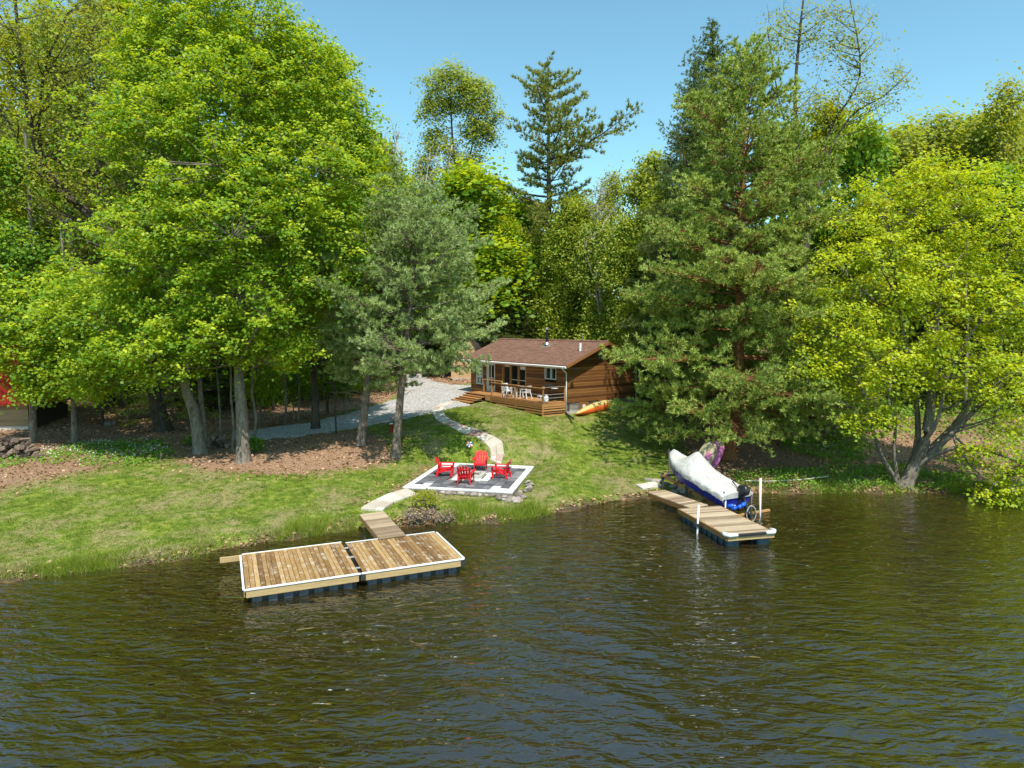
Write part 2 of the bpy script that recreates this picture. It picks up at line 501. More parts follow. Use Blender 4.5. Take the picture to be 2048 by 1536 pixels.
def pine_tree(seed, H, z0, prof, trunk_pts, trunk_r, whorl=0.5, per_whorl=5, curve=(0.0, 0.1), sub=0.38, sub_len=0.34, tuft=0.2, k=10, L=0.15, W=0.022,
              bare_in=0.4, spread=0.55, limb_r=0.05, tuft_up=0.45, dead=0, jitter=0.25, flat=0.25):
    """conifer: limbs along a trunk polyline, side shoots, needle tufts"""
    rng = np.random.default_rng(seed)
    TP = [Vector(p) for p in trunk_pts]
    zs = np.array([p.z for p in TP])
    def tp(z):
        return Vector([float(np.interp(z, zs, np.array([p[i] for p in TP]))) for i in range(2)] + [z])
    def tr(z): return max(0.015, trunk_r * (1 - z / (H * 1.02)) ** 0.8)
    n = 14
    tz = [H * i / n for i in range(n + 1)]
    tubes = [([tp(z) for z in tz], [tr(z) * (1.35 if z == 0 else 1) for z in tz], 9)]
    P, D, Rv = [], [], []
    z = z0; az = rng.uniform(0, 6.28)
    while z < H - 0.15:
        s = (z - z0) / (H - z0)
        m = per_whorl if s < 0.9 else max(3, per_whorl - 1)
        az += rng.uniform(0.4, 1.2)
        for q in range(m):
            a = az + 2 * math.pi * q / m + rng.normal() * 0.3
            ln = prof(s, a) * (1 + rng.normal() * jitter)
            if ln < 0.12: ln = 0.12
            zz = z + rng.normal() * whorl * 0.3
            st = tp(zz); hd = Vector((math.cos(a), math.sin(a), 0)); sd_ = Vector((-hd.y, hd.x, 0))
            c1, c2 = curve if not callable(curve) else curve(s)
            nseg = 6
            bend = rng.normal() * 0.12
            pts = [st + hd * (ln * t) + Vector((0, 0, ln * (c1 * t + c2 * t * t))) + sd_ * (bend * ln * t * t) for t in (i / nseg for i in range(nseg + 1))]
            r0 = min(limb_r * (0.35 + ln * 0.18), tr(zz) * 0.8)
            tubes.append((pts, [max(0.008, r0 * (1 - i / (nseg + 0.8))) for i in range(nseg + 1)], 5 if r0 > 0.03 else 4))
            cr = rng.random()
            t = bare_in if s < 0.85 else bare_in * 0.3
            while t < 1.02:
                i = min(nseg - 1, int(t * nseg)); fr = t * nseg - i
                b = pts[i].lerp(pts[i + 1], min(fr, 1.1))
                rem = (1.12 - t) * ln
                w = min(ln * sub_len, 0.25 + rem * 0.7) * rng.uniform(0.7, 1.25)
                for sg in (-1, 1):
                    dirv = (hd * rng.uniform(0.35, 0.9) + sd_ * sg * rng.uniform(0.6, 1.1) + Vector((0, 0, rng.normal() * flat + c1 * 0.5 + 0.1))).normalized()
                    if w > 0.5: tubes.append(([b, b + dirv * w], [r0 * 0.3 * (1.2 - t) + 0.006, 0.005], 3))
                    x = w * 0.15 if w < 0.5 else w * 0.3
                    while x <= w:
                        P.append(tuple(b + dirv * x + Vector(rng.normal(size=3) * 0.07)))
                        dd = dirv * 0.7 + Vector((0, 0, tuft_up)) + Vector(rng.normal(size=3) * 0.25)
                        D.append(tuple(dd.normalized())); Rv.append(cr * 0.35 + 0.3 * x / w + rng.random() * 0.2)
                        x += tuft * rng.uniform(0.8, 1.3)
                t += sub / max(ln, 0.5) * rng.uniform(0.8, 1.2)
        z += whorl * rng.uniform(0.75, 1.25) * (1 - 0.35 * s)
    for _ in range(dead):
        zz = z0 * rng.uniform(0.3, 1.3); a = rng.uniform(0, 6.28); ln = rng.uniform(0.8, 2.6)
        st = tp(zz); hd = Vector((math.cos(a), math.sin(a), rng.uniform(-0.35, 0.2)))
        e = st + hd * ln; m_ = st + hd * ln * 0.5 + Vector(rng.normal(size=3) * 0.15)
        tubes.append(([st, m_, e], [0.03, 0.018, 0.006], 4))
        for _ in range(3):
            q = m_.lerp(e, rng.random()); tubes.append(([q, q + Vector(rng.normal(size=3)) * 0.3], [0.009, 0.004], 3))
    top = tp(H); P.append(tuple(top)); D.append((0, 0, 1)); Rv.append(0.6)
    P, D, Rv = np.array(P), np.array(D), np.array(Rv)
    V, Fc = needles(P, D, L, W, k, spread, rng)
    rv = np.clip(np.repeat(Rv, k) + rng.random(len(P) * k) * 0.2, 0, 1)
    return stems_mesh(tubes, 'wood'), fast_mesh('needles', V, Fc, rv)

def plant_tree(name, label, cat, loc, wood, foliage, bark, leafm, group=None, rz=0.0, scale=(1, 1, 1), crown='crown'):
    t = thing(name, label, cat, loc, rz, group)
    t.scale = scale
    if len(wood.materials) == 0: wood.materials.append(bark)
    if len(foliage.materials) == 0: foliage.materials.append(leafm)
    link('trunk', wood, None, t)
    link(crown, foliage, None, t)
    return t
# ------------------------------------------------------------------ ground
def poly_world(px):
    return np.array([[p.x, p.y] for p in (gp(u, v) for u, v in px)])
def sdf(poly, X, Y):
    """signed distance, positive inside"""
    n = len(poly); d = np.full(X.shape, 1e9); ins = np.zeros(X.shape, bool)
    for i in range(n):
        ax, ay = poly[i]; bx, by = poly[(i + 1) % n]
        ex, ey = bx - ax, by - ay
        t = np.clip(((X - ax) * ex + (Y - ay) * ey) / (ex * ex + ey * ey + 1e-9), 0, 1)
        d = np.minimum(d, np.hypot(X - ax - t * ex, Y - ay - t * ey))
        c = ((ay > Y) != (by > Y)) & (X < (bx - ax) * (Y - ay) / (by - ay + 1e-12) + ax)
        ins ^= c
    return np.where(ins, d, -d)
DRIVE = poly_world([(470, 862), (560, 853), (620, 847), (660, 836), (740, 815), (800, 795), (814, 782), (806, 770), (790, 757), (835, 748), (862, 762),
                    (900, 770), (950, 772), (958, 792), (932, 812), (905, 816), (870, 822), (800, 840), (700, 858), (600, 873), (470, 884)])
LITTER = [poly_world(p) for p in (
    [(330, 905), (420, 880), (520, 880), (640, 864), (720, 858), (775, 878), (800, 920), (760, 935), (650, 948), (520, 952), (400, 942), (350, 925)],
    [(-400, 700), (-400, 985), (0, 985), (80, 958), (170, 945), (260, 925), (380, 900), (470, 878), (540, 862), (640, 840), (780, 800), (812, 780), (780, 750), (700, 735)],
    [(1440, 1005), (1380, 950), (1370, 900), (1330, 860), (1290, 815), (1270, 780), (2500, 760), (2500, 985), (2048, 975), (1800, 968), (1600, 980)],
    [(806, 770), (780, 735), (1300, 735), (1290, 790), (1240, 790), (1130, 770), (960, 765), (890, 762), (860, 755)],
    [(808, 985), (812, 975), (872, 925), (860, 922), (790, 975), (740, 1015), (760, 1018)])]
def axis(lo, hi, step, far_lo, far_hi):
    a = list(np.arange(lo, hi + 1e-6, step))
    x, s = lo, step
    L = []
    while x > far_lo: s *= 1.25; x -= s; L.append(x)
    x, s = hi, step
    Rr = []
    while x < far_hi: s *= 1.25; x += s; Rr.append(x)
    return np.array(L[::-1] + a + Rr)
gx = axis(-36, 36, 0.29, -600, 600); gy = axis(9, 60, 0.29, -80, 900)
GX, GY = np.meshgrid(gx, gy)
GZ = hgt(GX, GY)
rng0 = np.random.default_rng(5)
GZ = GZ + np.where(GZ > 0.15, 1, 0) * rng0.normal(size=GZ.shape) * 0.012
def grid_mesh(name, X, Y, Z):
    r, c = X.shape
    V = np.stack([X, Y, Z], -1).reshape(-1, 3)
    i = np.arange(r * c).reshape(r, c)
    Fc = np.stack([i[:-1, :-1], i[:-1, 1:], i[1:, 1:], i[1:, :-1]], -1).reshape(-1, 4)
    return fast_mesh(name, V, Fc, None, True)
gm = grid_mesh('ground', GX, GY, GZ)
tt = GY - np.interp(GX, SH_X, SH_Y)
def litter_mask(X, Y):
    m = np.full(X.shape, -1e9)
    for p in LITTER: m = np.maximum(m, sdf(p, X, Y))
    m = np.maximum(m, Y - np.interp(X, [-40, -15, -3, 8, 20, 60], [42, 52, 58, 49, 42, 46]))
    return m
LM = litter_mask(GX, GY)
a_ = gm.attributes.new('litter', 'FLOAT', 'POINT'); a_.data.foreach_set('value', np.clip(0.5 + LM / 2.4, 0, 1).ravel().astype(np.float32))
a_ = gm.attributes.new('shore', 'FLOAT', 'POINT'); a_.data.foreach_set('value', np.clip(tt, -10, 30).ravel().astype(np.float32))
t = NT('ground')
w = t.coord('World')
n_big = t.noise(0.45, w, 4, 0.6); n_mid = t.noise(2.2, w, 5, 0.7); n_fine = t.noise(14, w, 4, 0.75); n_vf = t.noise(55, w, 2, 0.7)
gmix = t.math('ADD', t.math('MULTIPLY', n_mid, 0.55), t.math('MULTIPLY', n_fine, 0.45))
grass = t.ramp(gmix, [(0.38, (0.045, 0.090, 0.010)), (0.50, (0.14, 0.20, 0.022)), (0.62, (0.33, 0.36, 0.06))])
dry = t.ramp(n_fine, [(0.35, (0.17, 0.125, 0.06)), (0.65, (0.42, 0.34, 0.19))])
grass = t.mix(t.ramp(t.math('ADD', t.math('MULTIPLY', n_big, 0.6), t.math('MULTIPLY', n_mid, 0.4)), [(0.47, (0, 0, 0)), (0.60, (0.8, 0.8, 0.8))]), grass, dry)
lit = t.ramp(t.math('ADD', t.math('MULTIPLY', n_vf, 0.5), t.math('MULTIPLY', n_fine, 0.5)),
             [(0.36, (0.055, 0.033, 0.02)), (0.47, (0.20, 0.115, 0.065)), (0.57, (0.48, 0.30, 0.19)), (0.65, (0.76, 0.58, 0.43))])
mk = t.math('ADD', t.attr('litter').outputs['Fac'], t.math('MULTIPLY', t.math('SUBTRACT', n_mid, 0.5), 0.9))
mk = t.math('ADD', mk, t.math('MULTIPLY', t.math('SUBTRACT', n_fine, 0.5), 0.5))
col = t.mix(t.ramp(mk, [(0.46, (0, 0, 0)), (0.62, (1, 1, 1))]), grass, lit)
mud = t.ramp(n_fine, [(0.4, (0.05, 0.035, 0.02)), (0.65, (0.17, 0.12, 0.075))])
shore = t.attr('shore').outputs['Fac']
sk = t.math('ADD', shore, t.math('MULTIPLY', t.math('SUBTRACT', n_mid, 0.5), 1.2))
col = t.mix(t.ramp(sk, [(0.05, (1, 1, 1)), (0.45, (0, 0, 0))]), col, mud)
bed = t.ramp(t.math('ADD', t.math('MULTIPLY', n_mid, 0.7), t.math('MULTIPLY', n_fine, 0.3)),
             [(0.38, (0.055, 0.036, 0.015)), (0.52, (0.20, 0.12, 0.042)), (0.66, (0.42, 0.26, 0.10))])
geo = t.n.new('ShaderNodeSeparateXYZ'); t.link(w, geo.inputs[0])
col = t.mix(t.ramp(t.math('ADD', geo.outputs[2], 0.5), [(0.48, (1, 1, 1)), (0.53, (0, 0, 0))]), col, bed)
t.principled(col, 0.95, 0, t.bump(t.math('ADD', n_fine, t.math('MULTIPLY', n_vf, 0.6)), 0.9, 0.05), 0.1)
ground = link('ground', gm, t.m); tag(ground, kind='structure')

# gravel driveway, draped just above the ground
def drape(name, poly, lift, step, mat):
    x0, y0 = poly.min(0) - 0.3; x1, y1 = poly.max(0) + 0.3
    X, Y = np.meshgrid(np.arange(x0, x1, step), np.arange(y0, y1, step))
    S = sdf(poly, X, Y) + 0.16 * np.sin(X * 2.3 + 1) * np.sin(Y * 2.9) + 0.1 * np.sin(X * 5.7) * np.sin(Y * 6.1)
    Z = hgt(X, Y) + lift - 0.09 * np.clip(-S / 0.3, 0, 1)
    r, c = X.shape
    i = np.arange(r * c).reshape(r, c)
    ok = (S > -0.28)
    k = ok[:-1, :-1] & ok[:-1, 1:] & ok[1:, 1:] & ok[1:, :-1]
    Fc = np.stack([i[:-1, :-1], i[:-1, 1:], i[1:, 1:], i[1:, :-1]], -1)[k]
    V = np.stack([X, Y, Z], -1).reshape(-1, 3)
    used = np.unique(Fc); re = np.zeros(len(V), int); re[used] = np.arange(len(used))
    o = link(name, fast_mesh(name, V[used], re[Fc], None, True), mat)
    return o
t = NT('gravel')
w = t.coord('World')
vor = t.n.new('ShaderNodeTexVoronoi'); vor.inputs['Scale'].default_value = 16; t.link(w, vor.inputs['Vector'])
bwv = t.n.new('ShaderNodeRGBToBW'); t.link(vor.outputs['Color'], bwv.inputs[0])
c = t.ramp(bwv.outputs[0], [(0.15, (0.20, 0.185, 0.175)), (0.5, (0.40, 0.38, 0.36)), (0.85, (0.62, 0.60, 0.58))])
n = t.noise(0.8, w, 5, 0.7); n2 = t.noise(7, w, 4, 0.8)
c = t.mix(t.ramp(n, [(0.5, (0, 0, 0)), (0.72, (0.45, 0.45, 0.45))]), c, (0.30, 0.24, 0.18))
c = t.mix(t.ramp(n2, [(0.6, (0, 0, 0)), (0.72, (0.7, 0.7, 0.7))]), c, (0.25, 0.15, 0.08))
t.principled(c, 0.95, 0, t.bump(vor.outputs['Distance'], 0.8, 0.03), 0.1)
drive = drape('driveway', DRIVE, 0.045, 0.2, t.m); tag(drive, kind='structure')

# ------------------------------------------------------------------ lake
wx = axis(-24, 32, 0.16, -500, 500); wy = axis(10, 34.5, 0.13, -120, 60)
WX, WY = np.meshgrid(wx, wy)
rw = np.random.default_rng(11)
WZ = np.zeros_like(WX)
WXw = WX + 0.5 * np.sin(WY * 0.31 + 0.6 * np.sin(WX * 0.17)); WYw = WY + 0.6 * np.sin(WX * 0.27 + 0.5) + 0.35 * np.sin(WX * 0.11 + WY * 0.23)
for i in range(52):
    lam = 0.50 * (3.0 / 0.50) ** (rw.random() ** 1.6)
    th = R(60 if i % 4 else 105) + rw.normal() * 0.17
    k = 2 * math.pi / lam
    WZ += 0.0041 * lam ** 0.7 * np.sin(k * (WXw * math.cos(th) + WYw * math.sin(th)) + rw.uniform(0, 6.28))
gust = 0.60 + 0.50 * np.sin(WX * 0.13 + 1.2 + 0.5 * np.sin(WY * 0.2)) * np.sin(WY * 0.19 - 0.6 + 0.12 * WX)
shd = np.interp(WX, SH_X, SH_Y) - WY
WZ *= gust * np.clip(0.25 + shd / 7, 0.2, 1.0)
wmesh_top = np.stack([WX, WY, WZ], -1)
r_, c_ = WX.shape
idx = np.arange(r_ * c_).reshape(r_, c_)
Fq = [np.stack([idx[:-1, :-1], idx[:-1, 1:], idx[1:, 1:], idx[1:, :-1]], -1).reshape(-1, 4)]
Vw = wmesh_top.reshape(-1, 3)
ring = np.concatenate([idx[0, :], idx[1:, -1], idx[-1, -2::-1], idx[-2:0:-1, 0]])
low = Vw[ring].copy(); low[:, 2] = -6.0
nb = len(Vw); m_ = len(ring)
lid = np.arange(nb, nb + m_)
Fq.append(np.stack([ring, lid, np.roll(lid, -1), np.roll(ring, -1)], -1))
Vw = np.concatenate([Vw, low, [[WX.mean(), WY.mean(), -6.0]]])
cidx = len(Vw) - 1
# bottom as quads fanned in pairs
half = np.arange(0, m_ - 1, 2)
Fq.append(np.stack([np.full(len(half), cidx), lid[(half + 2) % m_], lid[half + 1], lid[half]], -1))
wm = fast_mesh('lake', Vw, np.concatenate(Fq), None, True)
t = NT('lake_water')
w = t.coord('World')
vm = t.n.new('ShaderNodeMapping'); vm.inputs['Rotation'].default_value = (0, 0, R(30)); vm.inputs['Scale'].default_value = (0.42, 1.15, 1)
t.link(w, vm.inputs['Vector'])
b1 = t.noise(3.6, vm.outputs[0], 2, 0.55, 0.7)
b2 = t.noise(7.5, vm.outputs[0], 1, 0.5, 0.4)
bb = t.bump(t.math('ADD', b1, t.math('MULTIPLY', b2, 0.18)), 0.85, 0.08)
gl = t.n.new('ShaderNodeBsdfGlossy'); gl.inputs['Roughness'].default_value = 0.02; t.link(bb, gl.inputs['Normal'])
tr = t.n.new('ShaderNodeBsdfTransparent'); tr.inputs[0].default_value = (0.97, 0.95, 0.90, 1)
df = t.n.new('ShaderNodeBsdfDiffuse'); t.link(bb, df.inputs['Normal']); df.inputs[0].default_value = (0.085, 0.066, 0.015, 1)
mx = t.n.new('ShaderNodeMixShader'); mx.inputs[0].default_value = 0.28
t.link(tr.outputs[0], mx.inputs[1]); t.link(df.outputs[0], mx.inputs[2])
fr = t.n.new('ShaderNodeFresnel'); fr.inputs['IOR'].default_value = 2.2; t.link(bb, fr.inputs['Normal'])
m2 = t.n.new('ShaderNodeMixShader'); t.link(t.math('MULTIPLY', fr.outputs[0], 1.5, True), m2.inputs[0]); t.link(mx.outputs[0], m2.inputs[1]); t.link(gl.outputs[0], m2.inputs[2])
t.link(m2.outputs[0], t.out.inputs['Surface'])
va = t.n.new('ShaderNodeVolumeAbsorption'); va.inputs['Color'].default_value = (0.62, 0.42, 0.10, 1); va.inputs['Density'].default_value = 0.8
t.link(va.outputs[0], t.out.inputs['Volume'])
lake = link('lake', wm, t.m); tag(lake, kind='structure')

# ------------------------------------------------------------------ materials for built things
M['cabin_board'] = m_wood('cabin_board', [(0.12, 0.050, 0.018), (0.24, 0.105, 0.036), (0.38, 0.185, 0.064)], 0.6, (0.8, 12, 12))
M['deck_wood'] = m_wood('deck_wood', [(0.22, 0.10, 0.035), (0.42, 0.21, 0.075), (0.58, 0.33, 0.14)], 0.65)
M['dock_wood'] = m_wood('dock_wood', [(0.16, 0.085, 0.032), (0.34, 0.20, 0.078), (0.54, 0.37, 0.17)], 0.75, spots=True)
M['grey_wood'] = m_wood('grey_wood', [(0.21, 0.145, 0.09), (0.40, 0.30, 0.195), (0.58, 0.47, 0.33)], 0.8)
M['beam_wood'] = m_wood('beam_wood', [(0.34, 0.22, 0.095), (0.52, 0.37, 0.18), (0.66, 0.50, 0.28)], 0.7, tone=False)
M['log_wood'] = m_wood('log_wood', [(0.06, 0.045, 0.035), (0.18, 0.13, 0.10), (0.36, 0.27, 0.20)], 0.9)
M['red_board'] = m_wood('red_board', [(0.26, 0.018, 0.012), (0.38, 0.030, 0.020), (0.50, 0.055, 0.035)], 0.6)
M['tan_board'] = m_wood('tan_board', [(0.20, 0.13, 0.07), (0.33, 0.23, 0.13), (0.46, 0.34, 0.21)], 0.75)
M['shed_board'] = m_plain('shed_board', (0.56, 0.36, 0.20), 0.7, 0, 0.10, 3)
M['white_paint'] = m_plain('white_paint', (0.78, 0.78, 0.76), 0.45, 0, 0.05, 3, 0.05)
M['white_plastic'] = m_plain('white_plastic', (0.80, 0.80, 0.80), 0.35, 0, 0.03, 3, 0.02)
M['red_plastic'] = m_plain('red_plastic', (0.66, 0.012, 0.022), 0.38, 0, 0.12, 4, 0.05, 0.45)
M['black_plastic'] = m_plain('black_plastic', (0.018, 0.018, 0.020), 0.35, 0, 0.1, 5, 0.05)
M['float_plastic'] = m_plain('float_plastic', (0.05, 0.075, 0.095), 0.42, 0, 0.35, 5, 0.2)
M['teal_float'] = m_plain('teal_float', (0.02, 0.06, 0.085), 0.42, 0, 0.35, 5, 0.2)
M['metal'] = m_plain('metal', (0.62, 0.62, 0.63), 0.35, 0.85, 0.1, 6)
M['dark_metal'] = m_plain('dark_metal', (0.05, 0.05, 0.052), 0.45, 0.6, 0.2, 6)
M['concrete'] = m_plain('concrete', (0.46, 0.43, 0.38), 0.9, 0, 0.22, 3, 0.4, 0.2)
M['glass'] = m_plain('glass', (0.02, 0.025, 0.028), 0.06, 0, 0.05, 3, 0.0, 0.9)
M['curtain'] = m_plain('curtain', (0.35, 0.35, 0.36), 0.9, 0, 0.2, 20)
M['flagstone'] = m_wood('flagstone', [(0.40, 0.34, 0.27), (0.56, 0.50, 0.42), (0.68, 0.63, 0.55)], 0.85, (3, 3, 3))
M['pink_stone'] = m_wood('pink_stone', [(0.28, 0.17, 0.14), (0.42, 0.29, 0.24), (0.55, 0.43, 0.37)], 0.85, (3, 3, 3))
M['paver_grey'] = m_wood('paver_grey', [(0.07, 0.07, 0.078), (0.15, 0.15, 0.16), (0.30, 0.295, 0.30)], 0.8, (3, 3, 3))
M['paver_white'] = m_wood('paver_white', [(0.58, 0.57, 0.55), (0.70, 0.69, 0.67), (0.80, 0.79, 0.77)], 0.8, (3, 3, 3))
M['rock'] = m_wood('rock', [(0.16, 0.13, 0.11), (0.32, 0.27, 0.23), (0.50, 0.44, 0.38)], 0.9, (4, 4, 4))
M['ash'] = m_plain('ash', (0.20, 0.17, 0.12), 0.95, 0, 0.6, 12, 0.6)
M['boat_blue'] = m_plain('boat_blue', (0.012, 0.022, 0.30), 0.3, 0.0, 0.1, 2, 0.03, 0.6)
M['boat_alu'] = m_plain('boat_alu', (0.42, 0.42, 0.46), 0.4, 0.5, 0.15, 3)
M['blue_ball'] = m_plain('blue_ball', (0.01, 0.10, 0.62), 0.35, 0, 0.1, 4)
M['canoe_cream'] = m_plain('canoe_cream', (0.58, 0.46, 0.17), 0.4, 0, 0.1, 3, 0.05)
M['canoe_orange'] = m_plain('canoe_orange', (0.66, 0.13, 0.025), 0.4, 0, 0.1, 3, 0.05)
M['pink_plastic'] = m_plain('pink_plastic', (0.52, 0.16, 0.36), 0.45, 0, 0.12, 3, 0.05)
M['cream_plastic'] = m_plain('cream_plastic', (0.42, 0.35, 0.22), 0.5, 0, 0.2, 3, 0.05)
M['blue_box'] = m_plain('blue_box', (0.06, 0.14, 0.26), 0.5)
M['wire'] = m_plain('wire', (0.45, 0.45, 0.45), 0.5, 0.3)
M['rope'] = m_plain('rope', (0.66, 0.62, 0.52), 0.9)
# canvas cover: wrinkles as bump
t = NT('canvas')
v = t.coord('Object')
n = t.noise(2.2, t.coord('Object', (1, 2.2, 1)), 5, 0.55, 1.2)
t.principled(t.ramp(n, [(0.3, (0.40, 0.38, 0.35)), (0.7, (0.56, 0.54, 0.50))]), 0.85, 0, t.bump(n, 0.28, 0.06), 0.15)
M['canvas'] = t.m
# roof shingles: courses along local X, fine relief and colour only (each tab is a few pixels)
t = NT('shingle')
v = t.coord('Object')
br = t.n.new('ShaderNodeTexBrick'); t.link(v, br.inputs['Vector'])
br.inputs['Scale'].default_value = 1.0; br.inputs['Brick Width'].default_value = 0.32; br.inputs['Row Height'].default_value = 0.145
br.inputs['Mortar Size'].default_value = 0.008; br.inputs['Color1'].default_value = (0.115, 0.062, 0.042, 1); br.inputs['Color2'].default_value = (0.25, 0.130, 0.088, 1)
br.inputs['Mortar'].default_value = (0.045, 0.025, 0.020, 1); br.inputs['Bias'].default_value = -0.1
n = t.noise(1.1, v, 4); n3 = t.noise(22, v, 3)
c = t.mix(t.math('MULTIPLY', n3, 0.5), br.outputs['Color'], (0.27, 0.155, 0.11))
c = t.mix(t.ramp(n, [(0.45, (0, 0, 0)), (0.75, (0.3, 0.3, 0.3))]), c, (0.11, 0.065, 0.055))
t.principled(c, 0.9, 0, t.bump(br.outputs['Fac'], 0.6, 0.01), 0.2)
M['shingle'] = t.m
M['dark_roof'] = m_plain('dark_roof', (0.06, 0.045, 0.04), 0.9, 0, 0.4, 8)

# ------------------------------------------------------------------ patio
pat = thing('stone_patio', 'square patio of dark grey pavers with a white paver border on the lawn', 'patio', (PAT_C.x, PAT_C.y, PAT_Z - 0.1), PAT_ROT)
W2, D2 = PAT_W / 2, PAT_D / 2
MB().box(-W2 - 0.0, W2 + 0.0, -D2, D2, -0.12, 0.035).build('patio_bed', M['rock'], pat)
rp = random.Random(3)
def in_ring(x, y): return abs(x - 0.05) < 0.92 and abs(y - 0.02) < 0.92
bw = 0.31
nx_, ny_ = 11, 14
cw, ch = (PAT_W - 2 * bw) / nx_, (PAT_D - 2 * bw) / ny_
pm_cache = {}
def paver(w_, h_, x, y, mat, z=0.07, name='paver'):
    piece(name, pat, (w_ - 0.014, h_ - 0.014, 0.06), (x, y, z + rp.uniform(-0.003, 0.003)), mat, (0, 0, 0), 0.006)
for i in range(nx_):
    j = 0
    y = -D2 + bw
    while j < ny_:
        n = min(rp.choice([1, 2, 2]), ny_ - j)
        x = -W2 + bw + cw * (i + 0.5)
        yy = y + ch * n / 2
        corner = ((i < 2 or i >= nx_ - 2) and (yy < -D2 + bw + 1.3 * ch or yy > D2 - bw - 1.3 * ch))
        if not in_ring(x, yy):
            paver(cw, ch * n, x, yy, M['paver_white'] if corner else M['paver_grey'])
        y += ch * n; j += n
for k in range(13):
    l = PAT_W / 13
    for s in (-1, 1): paver(l, bw, -W2 + l * (k + 0.5), s * (D2 - bw / 2), M['paver_white'], 0.074, 'border_paver')
for k in range(13):
    l = (PAT_D - 2 * bw) / 13
    for s in (-1, 1): paver(bw, l, s * (W2 - bw / 2), -D2 + bw + l * (k + 0.5), M['paver_white'], 0.074, 'border_paver')
fp = 1.84 / 5                                               # light pavers round the fire pit
for i in range(5):
    for j in range(5):
        if max(abs(i - 2), abs(j - 2)) == 2: paver(fp, fp, 0.05 + (i - 2) * fp, 0.02 + (j - 2) * fp, M['paver_white'], 0.07)
pit = thing('fire_pit', 'square block fire pit sunk in the middle of the patio between four red chairs', 'fire pit',
            PAT_C.to_3d() + Matrix.Rotation(PAT_ROT, 3, 'Z') @ Vector((0.05, 0.02, 0)) + Vector((0, 0, PAT_Z)), PAT_ROT)
for a in range(4):
    for k in (-1, 0, 1):
        rot = a * math.pi / 2
        p = Matrix.Rotation(rot, 3, 'Z') @ Vector((k * 0.30 - 0.07, -0.42, 0.06))
        piece('block', pit, (0.29, 0.17, 0.16), p, M['concrete'], (0, 0, rot), 0.012)
MB().box(-0.33, 0.33, -0.33, 0.33, -0.06, 0.015).build('ash_bed', M['ash'], pit)
for k in range(3):
    MB().tube([(-0.22, -0.12 + 0.12 * k, 0.05 + 0.02 * k), (0.2, -0.05 + 0.1 * k, 0.07)], [0.035, 0.03], 6).build('charred_log', M['log_wood'], pit)
# rocks along the low edge of the patio: each a thing
def rock_mesh(seed, s):
    r = random.Random(seed); bm = bmesh.new()
    bmesh.ops.create_icosphere(bm, subdivisions=2, radius=1)
    q = [Vector((r.uniform(-1, 1), r.uniform(-1, 1), r.uniform(-1, 1))).normalized() for _ in range(7)]
    for v in bm.verts:
        d = v.co.normalized(); f = 1.0
        for a in q: f = min(f, 0.72 / max(0.2, d.dot(a)) if d.dot(a) > 0.72 else f)
        v.co = d * f * r.uniform(0.97, 1.03)
        v.co.x *= s[0]; v.co.y *= s[1]; v.co.z *= s[2]
    me = bpy.data.meshes.new('rock'); bm.to_mesh(me); bm.free(); return me
rocks = [rock_mesh(i, (0.17, 0.13, 0.10)) for i in range(5)]
for m in rocks: m.materials.append(M['rock'])
rr = random.Random(9)
def patw(x, y): return PAT_C.to_3d() + Matrix.Rotation(PAT_ROT, 3, 'Z') @ Vector((x, y, 0))
spots = [(-0.9 + k * 0.29, -D2 - 0.14 - rr.uniform(0, 0.05)) for k in range(12)] + [(W2 + 0.15 + rr.uniform(0, 0.45), -D2 - 0.25 + k * 0.21) for k in range(14)] + [(W2 + 0.45 - rr.uniform(0, 0.9), -D2 - 0.1 - rr.uniform(0.05, 0.45)) for k in range(14)] + \
        [(W2 - 0.5 + 0.22 * k, -D2 - 0.4 - rr.uniform(0, 0.12)) for k in range(5)]
for x, y in spots:
    p = patw(x, y); o = link('edge_rock', rocks[rr.randrange(5)], None, None, (p.x, p.y, h1(p.x, p.y) + 0.06), (rr.uniform(-.3, .3), rr.uniform(-.3, .3), rr.uniform(0, 6)))
    s = rr.uniform(0.7, 1.35); o.scale = (s, s, s)
    tag(o, 'pale grey rock packed along the lower edge and corner of the patio', 'rock', 'rocks along the patio edge')

